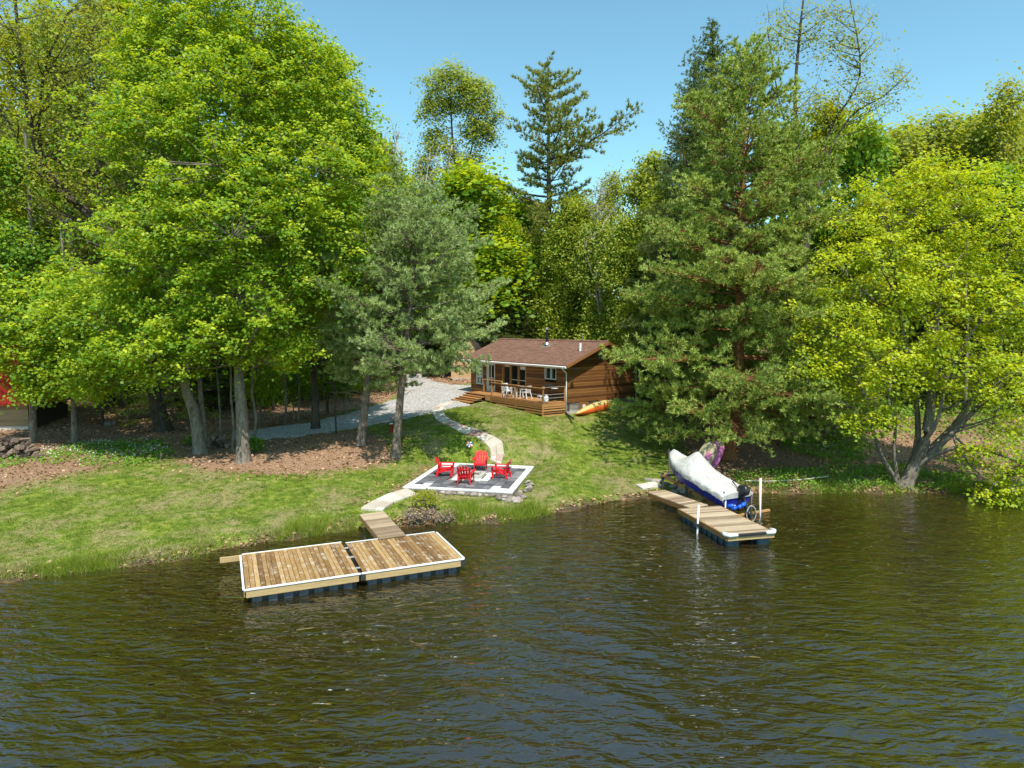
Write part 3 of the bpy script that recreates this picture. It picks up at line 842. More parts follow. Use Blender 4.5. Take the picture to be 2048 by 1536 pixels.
# ------------------------------------------------------------------ flagstone paths (pieces of the setting)
def path(name, pxs, width, seed, step=0.55, mats=('flagstone', 'pink_stone')):
    P = [gp(u, v) for u, v in pxs]
    d = [0]
    for a, b in zip(P, P[1:]): d.append(d[-1] + (b - a).xy.length)
    L = d[-1]; r = random.Random(seed)
    root = thing(name, None, None, (P[0].x, P[0].y, P[0].z)); tag(root, kind='structure')
    X = [p.x for p in P]; Y = [p.y for p in P]
    def smooth(s):
        xs = [np.interp(min(max(s + q, 0), L), d, X) for q in (-0.7, -0.35, 0, 0.35, 0.7)]
        ys = [np.interp(min(max(s + q, 0), L), d, Y) for q in (-0.7, -0.35, 0, 0.35, 0.7)]
        return Vector((sum(xs) / 5, sum(ys) / 5))
    s = 0.0
    while s < L:
        e = min(L, s + step * r.uniform(0.75, 1.25))
        a, b = smooth(s + 0.012), smooth(e - 0.012)
        ta = (smooth(s + 0.1) - smooth(s - 0.1)).normalized(); tb = (smooth(e + 0.1) - smooth(e - 0.1)).normalized()
        na, nb_ = Vector((-ta.y, ta.x)), Vector((-tb.y, tb.x))
        w0, w1 = width / 2 * r.uniform(0.92, 1.06), width / 2 * r.uniform(0.92, 1.06)
        cuts = [(-1, 1)] if r.random() < 0.35 else [(-1, r.uniform(-0.25, 0.25))]
        if len(cuts) and cuts[0][1] != 1: cuts.append((cuts[0][1] + 0.03, 1))
        for c0, c1 in cuts:
            q = [a + na * w0 * c0, a + na * w0 * c1, b + nb_ * w1 * c1, b + nb_ * w1 * c0]
            cz = [h1(p.x, p.y) for p in q]
            V = [(p.x, p.y, z - 0.05) for p, z in zip(q, cz)] + [(p.x, p.y, z + 0.085 + r.uniform(-.004, .004)) for p, z in zip(q, cz)]
            mid = sum((Vector(v_) for v_ in V), Vector()) / 8
            mb = MB(); mb.add([Vector(v_) - mid for v_ in V], [(0, 1, 2, 3), (4, 7, 6, 5), (0, 4, 5, 1), (1, 5, 6, 2), (2, 6, 7, 3), (3, 7, 4, 0)])
            mb.build('flagstone', M[mats[1 if r.random() < 0.08 else 0]], root, mid - root.location, None, 0.012)
        s = e
path('stone_path', [(925, 803), (900, 806), (882, 812), (874, 822), (880, 836), (905, 851), (935, 862), (965, 873), (990, 886), (1003, 900), (1001, 915), (985, 930)], 0.72, 1, 0.60)
path('shore_path', [(833, 984), (800, 990), (775, 1000), (757, 1010), (746, 1018), (740, 1026)], 0.95, 2, 0.85)
path('dock_path', [(1285, 966), (1298, 972), (1312, 980)], 1.15, 3, 0.6)
# ------------------------------------------------------------------ docks
def two_point(u0, v0, u1, v1, z):
    a, b = at_z(u0, v0, z), at_z(u1, v1, z)
    return a, b
rd = random.Random(21)
def floats_row(root, x0, x1, y, n, mat, z0=-0.34, z1=0.02, w=0.34, name='float'):
    l = (x1 - x0) / n
    for i in range(n):
        cx = x0 + l * (i + 0.5)
        mb = MB().box(-l * 0.36, l * 0.36, -w / 2, w / 2, z0, z1)
        mb.build(name, mat, root, (cx, y, 0), None, 0.035)
        MB().box(-l * 0.13, l * 0.13, -w / 2 + 0.06, w / 2 - 0.06, z0, z1 - 0.04).build('strap', M['black_plastic'], root, (cx + l * 0.5, y, 0))
def float_dock(name, label, origin, rz, L, D, trim, extra_beam=False):
    """local X along the front, local Y away from the camera, z=0 on the water"""
    root = thing(name, label, 'dock', origin, rz, 'floating dock sections')
    top = 0.46
    n = round(L / 0.142); w = L / n
    for i in range(n):
        o = piece('deck_board', root, (D - 0.02 + rd.uniform(-.006, .006), w - 0.012, 0.038), (w * (i + 0.5), D / 2, top - 0.019 + rd.uniform(-.002, .002)), M['dock_wood'], (0, 0, math.pi / 2), 0.004)
    piece('rim_beam', root, (L - 0.02, 0.045, 0.19), (L / 2, -0.028, top - 0.165), M['beam_wood'])
    piece('rim_beam', root, (L + (0.66 if extra_beam else -0.02), 0.045, 0.19), (L / 2 - (0.35 if extra_beam else 0), D + 0.028, top - (0.10 if extra_beam else 0.165)), M['beam_wood'])
    for x in (-0.028, L + 0.028):
        piece('end_beam', root, (D - 0.1, 0.04, 0.19), (x, D / 2, top - 0.165), M['dark_metal'] if x > 0.5 and 'left' in trim or x < 0.5 and 'right' in trim else M['beam_wood'], (0, 0, math.pi / 2))
    # white edge trim
    piece('edge_trim', root, (L + 0.1, 0.058, 0.06), (L / 2, -0.045, top - 0.022), M['white_plastic'], (0, 0, 0), 0.015)
    x = -0.05 if 'left' in trim else L + 0.05
    piece('edge_trim', root, (D, 0.065, 0.06), (x, D / 2 + 0.01, top - 0.020), M['white_plastic'], (0, 0, math.pi / 2), 0.015)
    piece('edge_strip', root, (L, 0.03, 0.03), (L / 2, D + 0.062, top + 0.0), M['white_paint'])
    for (cx, cy) in ((0.0, 0.0), (L, 0.0), (0.0, D), (L, D)):
        if 'right' in trim: piece('corner_bracket', root, (0.16, 0.16, 0.22), (cx, cy, top - 0.14), M['dark_metal'], (0, 0, 0), 0.01)
    floats_row(root, 0.1, L - 0.1, 0.24, 7, M['float_plastic'], -0.34, 0.195)
    floats_row(root, 0.1, L - 0.1, D - 0.25, 7, M['float_plastic'])
    MB().box(0.15, L - 0.15, 0.4, D - 0.4, 0.08, 0.24).build('joist_shade_box', M['dark_metal'], root)
    return root
LF, RF = at_z(491, 1178, 0.46), at_z(925, 1116, 0.46)
ang = math.atan2(RF.y - LF.y, RF.x - LF.x); Ltot = (RF - LF).xy.length
SECT = (Ltot - 0.12) / 2
dirx = Vector((math.cos(ang), math.sin(ang), 0))
float_dock('floating_dock', 'left section of the big floating dock with white trim on its left edge', (LF.x, LF.y, 0), ang, SECT, 3.2, 'left', True)
o2 = Vector((LF.x, LF.y, 0)) + dirx * (SECT + 0.12)
dk2 = float_dock('floating_dock', 'right section of the big floating dock where the plank gangway lands', o2, ang, SECT, 3.05, 'right')
for fy in (0.5, 1.6, 2.6):
    piece('hinge', dk2, (0.14, 0.12, 0.05), (-0.06, fy, 0.44), M['metal'])
# plank gangways
def gangway(name, label, a0, a1, width, n, z0, z1, mat, beam):
    """a0/a1 far and near centre points"""
    d = Vector((a1.x - a0.x, a1.y - a0.y, 0)); L = d.length
    rz = math.atan2(d.y, d.x)
    root = thing(name, label, 'gangway', (a0.x, a0.y, z0), rz)
    slope = math.atan2(z1 - z0, L); Ls = math.hypot(L, z1 - z0)
    w = Ls / n
    for i in range(n):
        s = w * (i + 0.5)
        link('plank', boxmesh(width, w - 0.020, 0.04, mat), mat, root, (s * math.cos(slope), 0, s * math.sin(slope)), (Matrix.Rotation(-slope, 3, 'Y') @ Matrix.Rotation(math.pi / 2, 3, 'Z')).to_euler())
    for y in (-width / 2 + 0.02, width / 2 - 0.02):
        link('side_beam', boxmesh(Ls, 0.045, 0.17, beam), beam, root, (L / 2, y, (z1 - z0) / 2 - 0.11), (0, -slope, 0))
    return root
a, b = at_z(718, 1027, 0.72), at_z(768, 1020, 0.72)
c_, d_ = at_z(759, 1078, 0.52), at_z(812, 1070, 0.52)
gangway('gangway', 'bleached plank gangway from the shore path down to the big floating dock', (a + b) / 2, (c_ + d_) / 2, 0.98, 15, 0.66, 0.50, M['grey_wood'], M['deck_wood'])
pp = at_z(725, 1082, 0.1)
tag(MB().cyl((0, 0), 0.025, -1.2, 0.42, 8).build('mooring_pipe', M['dark_metal'], None, (pp.x, pp.y, 0)), 'short grey pipe standing in the water beside the plank gangway', 'pipe')

# right dock
TL, TR, FR, FL = at_z(1356, 1017, 0.46), at_z(1440, 1011, 0.46), at_z(1550, 1065, 0.46), at_z(1453, 1069, 0.46)
ax = (((FR + FL) / 2) - ((TL + TR) / 2)); LD = ax.xy.length; rz = math.atan2(ax.y, ax.x)
cen = (TL + TR) / 2
rdock = thing('fishing_dock', 'narrow floating dock with white corner bumpers beside the covered boat', 'dock', (cen.x, cen.y, 0), rz)
WD = 1.9; n = round(LD / 0.145); w = LD / n
for i in range(n):
    link('deck_board', boxmesh(WD, w - 0.020, 0.038, M['grey_wood']), None, rdock, (w * (i + 0.5), rd.uniform(-.006, .006), 0.46 - 0.019), (0, 0, math.pi / 2))
for y in (-WD / 2 - 0.025, WD / 2 + 0.025): piece('side_beam', rdock, (LD, 0.045, 0.2), (LD / 2, y, 0.35), M['deck_wood'])
piece('end_beam', rdock, (WD, 0.045, 0.18), (LD + 0.03, 0, 0.34), M['beam_wood'], (0, 0, math.pi / 2))
piece('end_beam', rdock, (WD, 0.045, 0.18), (-0.03, 0, 0.34), M['deck_wood'], (0, 0, math.pi / 2))
piece('end_bumper', rdock, (1.15, 0.09, 0.10), (LD + 0.07, 0, 0.45), M['black_plastic'], (0, 0, math.pi / 2), 0.02)
for s in (-1, 1):
    mb = MB(); pts = [(LD - 0.28, s * (WD / 2 + 0.05), 0.47), (LD - 0.05, s * (WD / 2 + 0.06), 0.47), (LD + 0.06, s * (WD / 2 - 0.04), 0.47), (LD + 0.08, s * (WD / 2 - 0.36), 0.47)]
    mb.tube(pts, [0.06, 0.085, 0.085, 0.06], 10).build('corner_bumper', M['white_plastic'], rdock, smooth=True)
for s in (-1, 1):
    for k in range(9):
        if s < 0 or True:
            cx = 0.25 + k * (LD - 0.5) / 8
            MB().box(-0.15, 0.15, -0.25, 0.25, -0.3, 0.24).build('float', M['teal_float'], rdock, (cx, s * (WD / 2 - 0.32), 0), None, 0.05)
a, b = at_z(1292, 985, 0.5), at_z(1333, 982, 0.5)
gangway('gangway', 'narrow plank gangway running from the flagstones to the dock by the boat', (a + b) / 2, cen + Vector((0, 0, 0)), 0.98, 20, 0.52, 0.47, M['grey_wood'], M['deck_wood'])
def pole(name, label, u, v, z0, z1, r, mat, lean=(0, 0), group=None, cat='pole'):
    p = at_z(u, v, z0)
    o = MB().tube([(0, 0, -1.0), (lean[0], lean[1], z1 - z0)], [r, r], 10).build(name, mat, None, (p.x, p.y, z0), smooth=True)
    return tag(o, label, cat, group)
p1 = pole('dock_pole', 'white pole clamped to the left side of the narrow dock', 1393, 1068, 0.0, 1.15, 0.036, M['white_plastic'], (0.06, 0))
o = MB().cyl((0, 0), 0.11, 0.30, 0.42, 10).build('clamp', M['dark_metal'], p1)
pole('dock_pole', 'tall white pole standing in the water right of the outboard motor', 1521, 1033, 0.0, 1.65, 0.042, M['white_plastic'], (-0.05, 0))
pole('dock_pole', 'white pole between the boat stern and the narrow dock', 1450, 1018, 0.3, 1.30, 0.035, M['white_plastic'], (0.02, 0))
pole('dock_pole', 'black pole on the right edge of the narrow dock holding a coiled hose', 1501, 1041, 0.3, 1.35, 0.035, M['dark_metal'], (0.02, 0))
hp = at_z(1503, 1024, 0.7)
mb = MB(); pts = [(0.26 * math.cos(q) * 0.7, 0, 0.33 * math.sin(q)) for q in [i * 2 * math.pi / 20 for i in range(41)]]
pts = [(x + 0.012 * math.sin(i), 0.03 * (i // 20), z) for i, (x, y, z) in enumerate(pts)]
tag(mb.tube(pts, 0.016, 5).build('coiled_hose', M['wire'], None, (hp.x, hp.y, 0.62), smooth=True), 'grey hose coiled on the black dock pole', 'hose')

# ------------------------------------------------------------------ boat, ramp, motor
BOW, STN = at(1341, 915, 32.4), at(1473, 992, 28.5)
BL = (BOW - STN).length
bd = (BOW - STN); brz = math.atan2(bd.y, bd.x); bpitch = math.atan2(bd.z - 0.1, bd.xy.length)
boat = thing('fishing_boat', 'blue aluminium boat under a white canvas cover on a wooden ramp', 'boat', (STN.x, STN.y, STN.z - 0.28), brz)
boat.rotation_euler = (0, -bpitch, brz)
def hull_sec(s):          # s 0 stern .. 1 bow -> half width, keel z, gunwale z
    hw = 0.80 * (1 - max(0, (s - 0.45) / 0.55) ** 2.4) ** 0.8 + 0.02
    return hw, -0.28 + 0.42 * max(0, (s - 0.62) / 0.38) ** 2.2, 0.34 + 0.26 * s ** 2.2
rings = []
NS = 18
for i in range(NS + 1):
    s = i / NS; hw, kz, gz = hull_sec(s); x = s * BL
    chine = kz + 0.16 * (gz - kz)
    rings.append([(x, -hw, gz), (x, -hw * 0.94, (gz + chine) * 0.55), (x, -hw * 0.80, chine), (x, 0, kz), (x, hw * 0.80, chine), (x, hw * 0.94, (gz + chine) * 0.55), (x, hw, gz)])
MB().loft(rings, True, True).build('hull', M['boat_blue'], boat, smooth=False)
for s in (-1, 1):
    pts = [(i / NS * BL, s * (hull_sec(i / NS)[0] + 0.01), hull_sec(i / NS)[2]) for i in range(NS + 1)]
    MB().tube(pts, 0.028, 6).build('gunwale', M['boat_alu'], boat, smooth=True)
    pts = [(i / NS * BL, s * (hull_sec(i / NS)[0] * 0.965 + 0.006), hull_sec(i / NS)[2] - 0.17) for i in range(1, NS)]
    MB().tube(pts, 0.016, 5).build('rub_strake', M['boat_alu'], boat, smooth=True)
# cover: ridge line humps over windscreen and bow, hem wavy below the gunwale
def ridge(s):
    return 0.10 + 0.72 * math.exp(-((s - 0.60) / 0.13) ** 2) + 0.30 * math.exp(-((s - 0.30) / 0.16) ** 2) + 0.14 * math.exp(-((s - 0.93) / 0.10) ** 2) - 0.02
rc = random.Random(4)
rings = []
NSC, NC = 60, 26
hem = [0.025 * math.sin(i * 0.45) + 0.015 * math.sin(i * 1.7) + rc.uniform(-0.008, 0.012) for i in range(NSC + 1)]
for i in range(NSC + 1):
    s = i / NSC; hw, kz, gz = hull_sec(min(s, 0.995)); x = -0.04 + s * (BL + 0.10)
    hw = max(hw, 0.03) + 0.045
    H = ridge(s) * (1 if s < 0.97 else (1 - s) / 0.03)
    ring = []
    for k in range(NC + 1):
        q = -1 + 2 * k / NC
        aq = abs(q)
        if aq > 0.82:
            f = (aq - 0.82) / 0.18
            y = math.copysign(hw * (1.0 + 0.012 * math.sin(i * 0.8)), q); z = gz - f * (0.15 + hem[i])
        else:
            g = aq / 0.82
            y = math.copysign(hw * g, q)
            tent = (1 - g) ** 1.0
            z = gz + 0.05 + H * (0.72 * tent + 0.28 * (1 - g * g)) * (1 - 0.05 * math.sin(i * 0.4) * g)
            z += 0.010 * math.sin(i * 0.5 + q * 7) * g * (1 - g) * 4 * 0.5
            z -= 0.05 * (1 - g) * 0
            z = gz + 0.03 * (1 - g ** 4) + (z - gz)
        ring.append((x, y, z))
    rings.append(ring)
cm = MB().loft(rings, False, False)
# close the stern and bow flap
cm.loft([rings[0], [(p[0] - 0.02, p[1] * 0.98, min(p[2], 0.34) - 0.10) for p in rings[0]]], False, False)
cov = cm.build('canvas_cover', M['canvas'], boat, smooth=True)
for sx_ in (0.16, 0.44, 0.60, 0.80):                       # seams sewn across the cover
    i_ = int(sx_ * NSC); ring_ = rings[i_]
    MB().tube([(p[0], p[1], p[2] + 0.012) for p in ring_], 0.011, 4).build('seam', M['rope'], cov, smooth=True)
for x in (1.25, 2.4, 3.3):
    hw = hull_sec(x / BL)[0] + 0.06; gz = hull_sec(x / BL)[2]
    for s in (-1, 1):
        MB().tube([(x, s * hw, gz - 0.02), (x + 0.02, s * hw * 0.8, -0.28)], 0.012, 4).build('tie_strap', M['black_plastic'], boat)
MB().tube([(2.0, 0.20, 0.62), (1.85, 0.34, 0.50), (1.6, 0.50, 0.46)], 0.012, 4).build('strap', M['black_plastic'], boat)
# outboard: its own thing hung on the transom
om = thing('outboard_motor', 'black outboard motor tilted up on the boat stern', 'motor', boat.location + (boat.rotation_euler.to_matrix() @ Vector((-0.18, -0.12, 0.34))), brz + math.pi)
rings = []
for z, a_, b_, ox in ((0.02, 0.14, 0.12, 0), (0.08, 0.22, 0.16, 0.02), (0.22, 0.27, 0.175, 0.03), (0.34, 0.25, 0.165, 0.02), (0.42, 0.18, 0.12, 0.0), (0.45, 0.08, 0.06, -0.02)):
    rings.append([(ox + a_ * math.copysign(abs(math.cos(q)) ** 0.6, math.cos(q)), b_ * math.copysign(abs(math.sin(q)) ** 0.6, math.sin(q)), z + 0.06 * math.cos(q) * 0.4) for q in [i * 2 * math.pi / 14 for i in range(14)]])
MB().loft(rings).build('cowling', M['black_plastic'], om, smooth=True)
MB().box(-0.20, -0.08, -0.165, 0.165, 0.10, 0.16).build('cowl_stripe', M['metal'], om)
MB().loft([[(0.06, -0.05, 0.05), (0.06, 0.05, 0.05), (-0.10, 0.06, 0.03), (-0.10, -0.06, 0.03)], [(0.30, -0.04, -0.45), (0.30, 0.04, -0.45), (0.16, 0.05, -0.48), (0.16, -0.05, -0.48)],
           [(0.42, -0.03, -0.72), (0.42, 0.03, -0.72), (0.30, 0.03, -0.76), (0.30, -0.03, -0.76)]]).build('leg', M['dark_metal'], om, bevel=0.006)
MB().tube([(0.18, 0, -0.70), (0.34, 0, -0.62), (0.52, 0, -0.60)], [0.05, 0.06, 0.03], 8).build('gearcase', M['dark_metal'], om, smooth=True)
prp = MB()
for k in range(3):
    m_ = Matrix.Translation((0.54, 0, -0.60)) @ Matrix.Rotation(k * 2.094, 4, 'X') @ Matrix.Rotation(0.5, 4, 'Z')
    prp.box(-0.008, 0.008, -0.045, 0.045, 0.02, 0.13, m_)
prp.build('propeller', M['dark_metal'], om)
MB().tube([(-0.10, 0, 0.10), (-0.40, 0.03, 0.32), (-0.62, 0.05, 0.46)], [0.03, 0.022, 0.03], 7).build('tiller', M['black_plastic'], om, smooth=True)
MB().box(-0.22, -0.08, -0.12, 0.12, -0.16, 0.02).build('clamp_bracket', M['dark_metal'], om, bevel=0.01)
om.scale = (1.08, 1.0, 1.12)
# ramp of timbers
ramp = thing('boat_ramp', 'timber boat ramp of orange brown beams under the covered boat', 'boat ramp', (STN.x, STN.y, 0), brz)
for s in (-0.42, 0.42):
    z0, z1 = 0.12, 0.92
    Lr = BL * 0.98; sl = math.atan2(z1 - z0, Lr)
    link('rail_beam', boxmesh(Lr, 0.07, 0.20, M['deck_wood']), None, ramp, (Lr / 2 + 0.15, s, (z0 + z1) / 2 - 0.02), (0, -sl, 0))
for k in range(5):
    x = 0.4 + k * 0.95; z = 0.10 + 0.19 * x
    link('cross_beam', boxmesh(0.09, 1.3, 0.09, M['deck_wood']), None, ramp, (x, 0, z - 0.02), (0, 0, 0))
for x in (2.6, 4.3):
    for s in (-0.5, 0.5):
        MB().box(-0.045, 0.045, -0.045, 0.045, -0.9, 0.30 + 0.19 * x - 0.1).build('post', M['log_wood'], ramp, (x, s, 0))
link('cross_beam', boxmesh(0.09, 2.0, 0.09, M['deck_wood']), None, ramp, (-0.35, -0.6, 0.06), (0, 0, 0))
# bow post
bp = gp(1339, 955)
o = MB().tube([(0, 0, -0.2), (-0.05, 0.02, 1.45)], [0.055, 0.05], 8).build('bow_post', M['log_wood'], None, bp)
tag(o, 'weathered wooden post standing at the bow of the boat', 'post')
# blue buoy floats hanging under the stern
for k, (du, dv) in enumerate(((1462, 1012), (1468, 1016), (1481, 1013), (1487, 1009))):
    p = at(du, dv, 28.0)
    mb = MB().lathe([(0.02, -0.15), (0.075, -0.11), (0.095, 0), (0.075, 0.11), (0.02, 0.15)], 12)
    o = mb.build('buoy', M['blue_ball'], None, p, (0.4, 1.3, 0.4 * k), smooth=True)
    MB().cyl((0, 0), 0.02, 0.14, 0.19, 6).build('eye', M['white_plastic'], o)
    tag(o, ['leftmost blue roller float under the boat stern', 'second blue roller float from the left under the stern', 'third blue roller float from the left under the stern', 'rightmost blue roller float under the boat stern'][k], 'float', 'blue floats under the stern')
# blue box and stones on the bank
p = gp(1332, 957)
t_ = thing('storage_box', 'small blue grey plastic box on the bank beside the bow post', 'box', p, 0.5)
MB().box(-0.24, 0.24, -0.15, 0.15, 0, 0.16).build('bin', M['blue_box'], t_, bevel=0.015); MB().box(-0.26, 0.26, -0.17, 0.17, 0.162, 0.20).build('lid', M['blue_box'], t_, bevel=0.01)
p = gp(1369, 984)
tag(piece('concrete_block', None, (0.62, 0.34, 0.28), (p.x, p.y, p.z + 0.12), M['concrete'], (0.03, 0.02, 0.35), 0.03), 'pale concrete block under the boat ramp at the water edge', 'block')
for k, (u, v, s) in enumerate(((1313, 962, 1.0), (1296, 960, 0.8), (1330, 967, 0.8), (1349, 982, 1.1), (1345, 974, .8), (1322, 974, .7), (1352, 990, 1.0))):
    p = gp(u, v)
    bmk = MB(); r_ = random.Random(k); m_ = 7
    poly = [(0.36 * s * math.cos(q * 2 * math.pi / m_) * r_.uniform(.75, 1.1), 0.28 * s * math.sin(q * 2 * math.pi / m_) * r_.uniform(.75, 1.1)) for q in range(m_)]
    o = bmk.prism(poly, -0.04, 0.07).build('flat_stone', M['rock'], None, p, (0.02, 0.03, k), 0.012)
    tag(o, 'flat grey stone laid on the bank between gangway and boat', 'stone', 'flat stones on the bank by the boat')

# paddle boats leaning on the pine
def leaning_boat(name, label, u, v, Y, z0, tilt, rz, deckm, hullm, L=2.1):
    """a small hull: local Z along its length, its bottom to -Y"""
    p = at(u, v, Y)
    t_ = thing(name, label, 'paddle boat', (p.x, p.y, h1(p.x, p.y)))
    t_.rotation_euler = (R(-6), tilt, rz)
    def ring(z, hw, d0, d1):
        return [(-hw, d1, z), (-hw * 0.92, d0, z), (-hw * 0.45, d0 - 0.10, z), (0, d0 - 0.04, z), (hw * 0.45, d0 - 0.10, z), (hw * 0.92, d0, z), (hw, d1, z)]
    rings = [ring(z * L, hw, -0.12 * k_, 0.10) for z, hw, k_ in ((0, .26, .5), (.06, .36, .9), (.3, .43, 1.2), (.6, .43, 1.2), (.85, .38, 1), (.96, .28, .8), (1, .18, .4))]
    MB().loft(rings).build('hull', hullm, t_, bevel=0.0, smooth=False)
    MB().prism([(-0.33, 0.1), (0.33, 0.1), (0.36, 0.16), (-0.36, 0.16)], 0.15, L - 0.2).build('deck', deckm, t_, bevel=0.01)
    MB().box(-0.16, 0.16, -0.24, -0.13, 0.35 * L, 0.7 * L).build('panel', deckm, t_, bevel=0.02)
    return t_
leaning_boat('paddle_boat', 'cream and pink plastic boat stood on end, leaning towards the pine', 1392, 925, 34.8, 0, R(33), R(8), M['pink_plastic'], M['cream_plastic'], 1.85)
leaning_boat('paddle_boat', 'plain pink plastic boat stood on end against the pine trunk', 1413, 930, 35.4, 0, R(24), R(-12), M['pink_plastic'], M['pink_plastic'], 1.65)

# rope fence on the right bank
A_, B_ = gp(1480, 972), gp(1652, 962)
ps = []
for k, (u, v) in enumerate(((1490, 975), (1655, 966))):
    p = gp(u, v); ps.append(p)
    tag(MB().tube([(0, 0, -0.15), (0.02, 0, 0.42 if k else 0.30)], 0.035, 6).build('rope_post', M['log_wood'], None, p), ['short post holding the shore rope behind the boat', 'short post at the far right end of the shore rope'][k], 'post')
pts = [ps[0].lerp(ps[1], i / 14) + Vector((0, 0, 0.34 - 0.10 * math.sin(math.pi * i / 14))) for i in range(15)]
m0 = pts[0].copy()
tag(MB().tube([p - m0 for p in pts], 0.016, 5).build('shore_rope', M['rope'], None, m0), 'pale rope strung along the right bank between two short posts', 'rope')

# ------------------------------------------------------------------ red chairs
def adirondack(name, label, loc, rz):
    c = thing(name, label, 'chair', loc, rz, 'red lounge chairs round the fire pit')   # faces local -Y
    s = MB()
    for k in range(5):
        y = -0.30 + k * 0.115
        s.box(-0.27, 0.27, y, y + 0.095, 0.36 - 0.035 * k, 0.385 - 0.035 * k)
    s.box(-0.27, 0.27, -0.335, -0.31, 0.27, 0.385)
    s.build('seat', M['red_plastic'], c, bevel=0.005)
    b = MB()
    for k in range(5):
        x = (k - 2) * 0.115; top = 0.78 - 0.035 * abs(k - 2) ** 1.5
        m_ = Matrix.Translation((0, 0.22, 0.22)) @ Matrix.Rotation(R(-24), 4, 'X') @ Matrix.Rotation(x * 0.35, 4, 'Y')
        b.box(x - 0.052, x + 0.052, -0.012 + 0.04 * (x / 0.23) ** 2 * -1, 0.012 + 0.04 * (x / 0.23) ** 2 * -1, 0, top, m_)
    for zz in (0.12, 0.52):
        m_ = Matrix.Translation((0, 0.22, 0.22)) @ Matrix.Rotation(R(-24), 4, 'X')
        b.box(-0.27, 0.27, 0.013, 0.035, zz, zz + 0.07, m_)
    b.build('backrest', M['red_plastic'], c, bevel=0.004)
    for sx in (-1, 1):
        MB().prism([(-0.075, -0.40), (0.075, -0.40), (0.085, -0.30), (0.06, 0.36), (-0.04, 0.36), (-0.075, -0.05)], 0.0, 0.028).build('armrest', M['red_plastic'], c, (sx * 0.345, 0, 0.575), None, 0.006)
        MB().box(-0.022, 0.022, -0.05, 0.05, 0, 0.575, Matrix.Translation((sx * 0.30, -0.30, 0)) @ Matrix.Rotation(R(4), 4, 'X')).build('leg', M['red_plastic'], c, bevel=0.006)
        MB().box(-0.022, 0.022, -0.05, 0.05, 0, 0.60, Matrix.Translation((sx * 0.30, 0.42, 0)) @ Matrix.Rotation(R(12), 4, 'X')).build('leg', M['red_plastic'], c, bevel=0.006)
        MB().box(-0.018, 0.018, -0.33, 0.46, 0, 0.10, Matrix.Translation((sx * 0.275, 0, 0.25)) @ Matrix.Rotation(R(-13), 4, 'X')).build('side_rail', M['red_plastic'], c, bevel=0.005)
    return c
pitp = pit.location
for (u, v, lab) in ((892, 951, 'red lounge chair on the left of the fire pit, facing right'), (961, 939, 'red lounge chair behind the fire pit, facing the lake'),
                    (1001, 955, 'red lounge chair on the right of the fire pit, seen side on'), (932, 966, 'red lounge chair in front of the fire pit, its back to the lake')):
    p = at_z(u, v, PAT_Z)
    d = Vector((pitp.x - p.x, pitp.y - p.y))
    rz = math.atan2(d.y, d.x) + math.pi / 2
    if 'behind' in lab: rz = R(-3)
    adirondack('lounge_chair', lab, (p.x, p.y, PAT_Z), rz)

# garden spinner
sp = gp(939, 924)
spn = thing('garden_spinner', 'red white and blue wind spinner on a thin dark stake behind the patio', 'wind spinner', sp, R(5))
MB().cyl((0, 0), 0.012, -0.1, 1.0, 6).build('stake', M['dark_metal'], spn)
hues = [m_plain('spinner_' + n_, c_) for n_, c_ in (('red', (0.6, 0.02, 0.03)), ('white', (0.8, 0.8, 0.8)), ('blue', (0.03, 0.06, 0.45)), ('white_b', (0.8, 0.8, 0.8)))]
for k in range(10):
    m_ = Matrix.Translation((0, -0.03, 1.0)) @ Matrix.Rotation(k * 2 * math.pi / 10, 4, 'Y')
    mb = MB(); V = [(0, 0, 0.03), (0.035, -0.01, 0.10), (0.045, -0.03, 0.17), (-0.03, 0.01, 0.17), (-0.03, 0.0, 0.10)]
    V2 = [(x, y + 0.006, z) for x, y, z in V]
    mb.add([m_ @ Vector(q) for q in V + V2], [(0, 1, 2, 3, 4), (9, 8, 7, 6, 5)] + [(i, (i + 1) % 5, 5 + (i + 1) % 5, 5 + i) for i in range(5)])
    mb.build('blade', hues[k % 4], spn)
MB().lathe([(0.0, -0.02), (0.03, 0), (0.0, 0.02)], 8).build('hub', M['white_plastic'], spn, (0, -0.04, 1.0))

# bollard light, stump, stakes
p = gp(783, 864)
bl = thing('path_light', 'short brown bollard light with a white cap on the lawn by the drive', 'bollard light', p)
MB().box(-0.07, 0.07, -0.07, 0.07, -0.1, 0.46).build('post', M['red_board'], bl, bevel=0.01); MB().box(-0.085, 0.085, -0.085, 0.085, 0.462, 0.53).build('cap', M['white_plastic'], bl, bevel=0.015)
p = gp(220, 853)
st = thing('cut_log', 'short grey cut log lying in the leaves at the woodland edge', 'log', p, 0.6)
MB().tube([(-0.3, 0, 0.16), (0.3, 0.05, 0.17)], [0.2, 0.19], 12).build('log_body', M['twig_grey'], st, smooth=False)
p = gp(323, 922)
tag(MB().cyl((0, 0), 0.05, -0.1, 0.42, 7).build('marker_stake', M['log_wood'], None, p), 'thin wooden marker stake at the lawn edge left of the maples', 'stake')
# ------------------------------------------------------------------ cabin; local x to the right along the front wall, y to the back, corner at the origin
CX, CY_, CR = 3.54, 43.5, math.atan2(-0.81, 0.59)
FZ = 3.22                                                # deck and floor height (world z)
cabin = thing('log_cabin', 'small brown board cabin with red brown shingle roof and a wooden deck in front', 'cabin', (CX, CY_, 0), CR)
CL, CW = 11.3, 6.2
EAVE, SLOPE = 5.63, math.tan(R(22))
def roofz(y): return EAVE - 0.6 * 0 + (min(y, CW - y) + 0.0) * SLOPE + 0.10
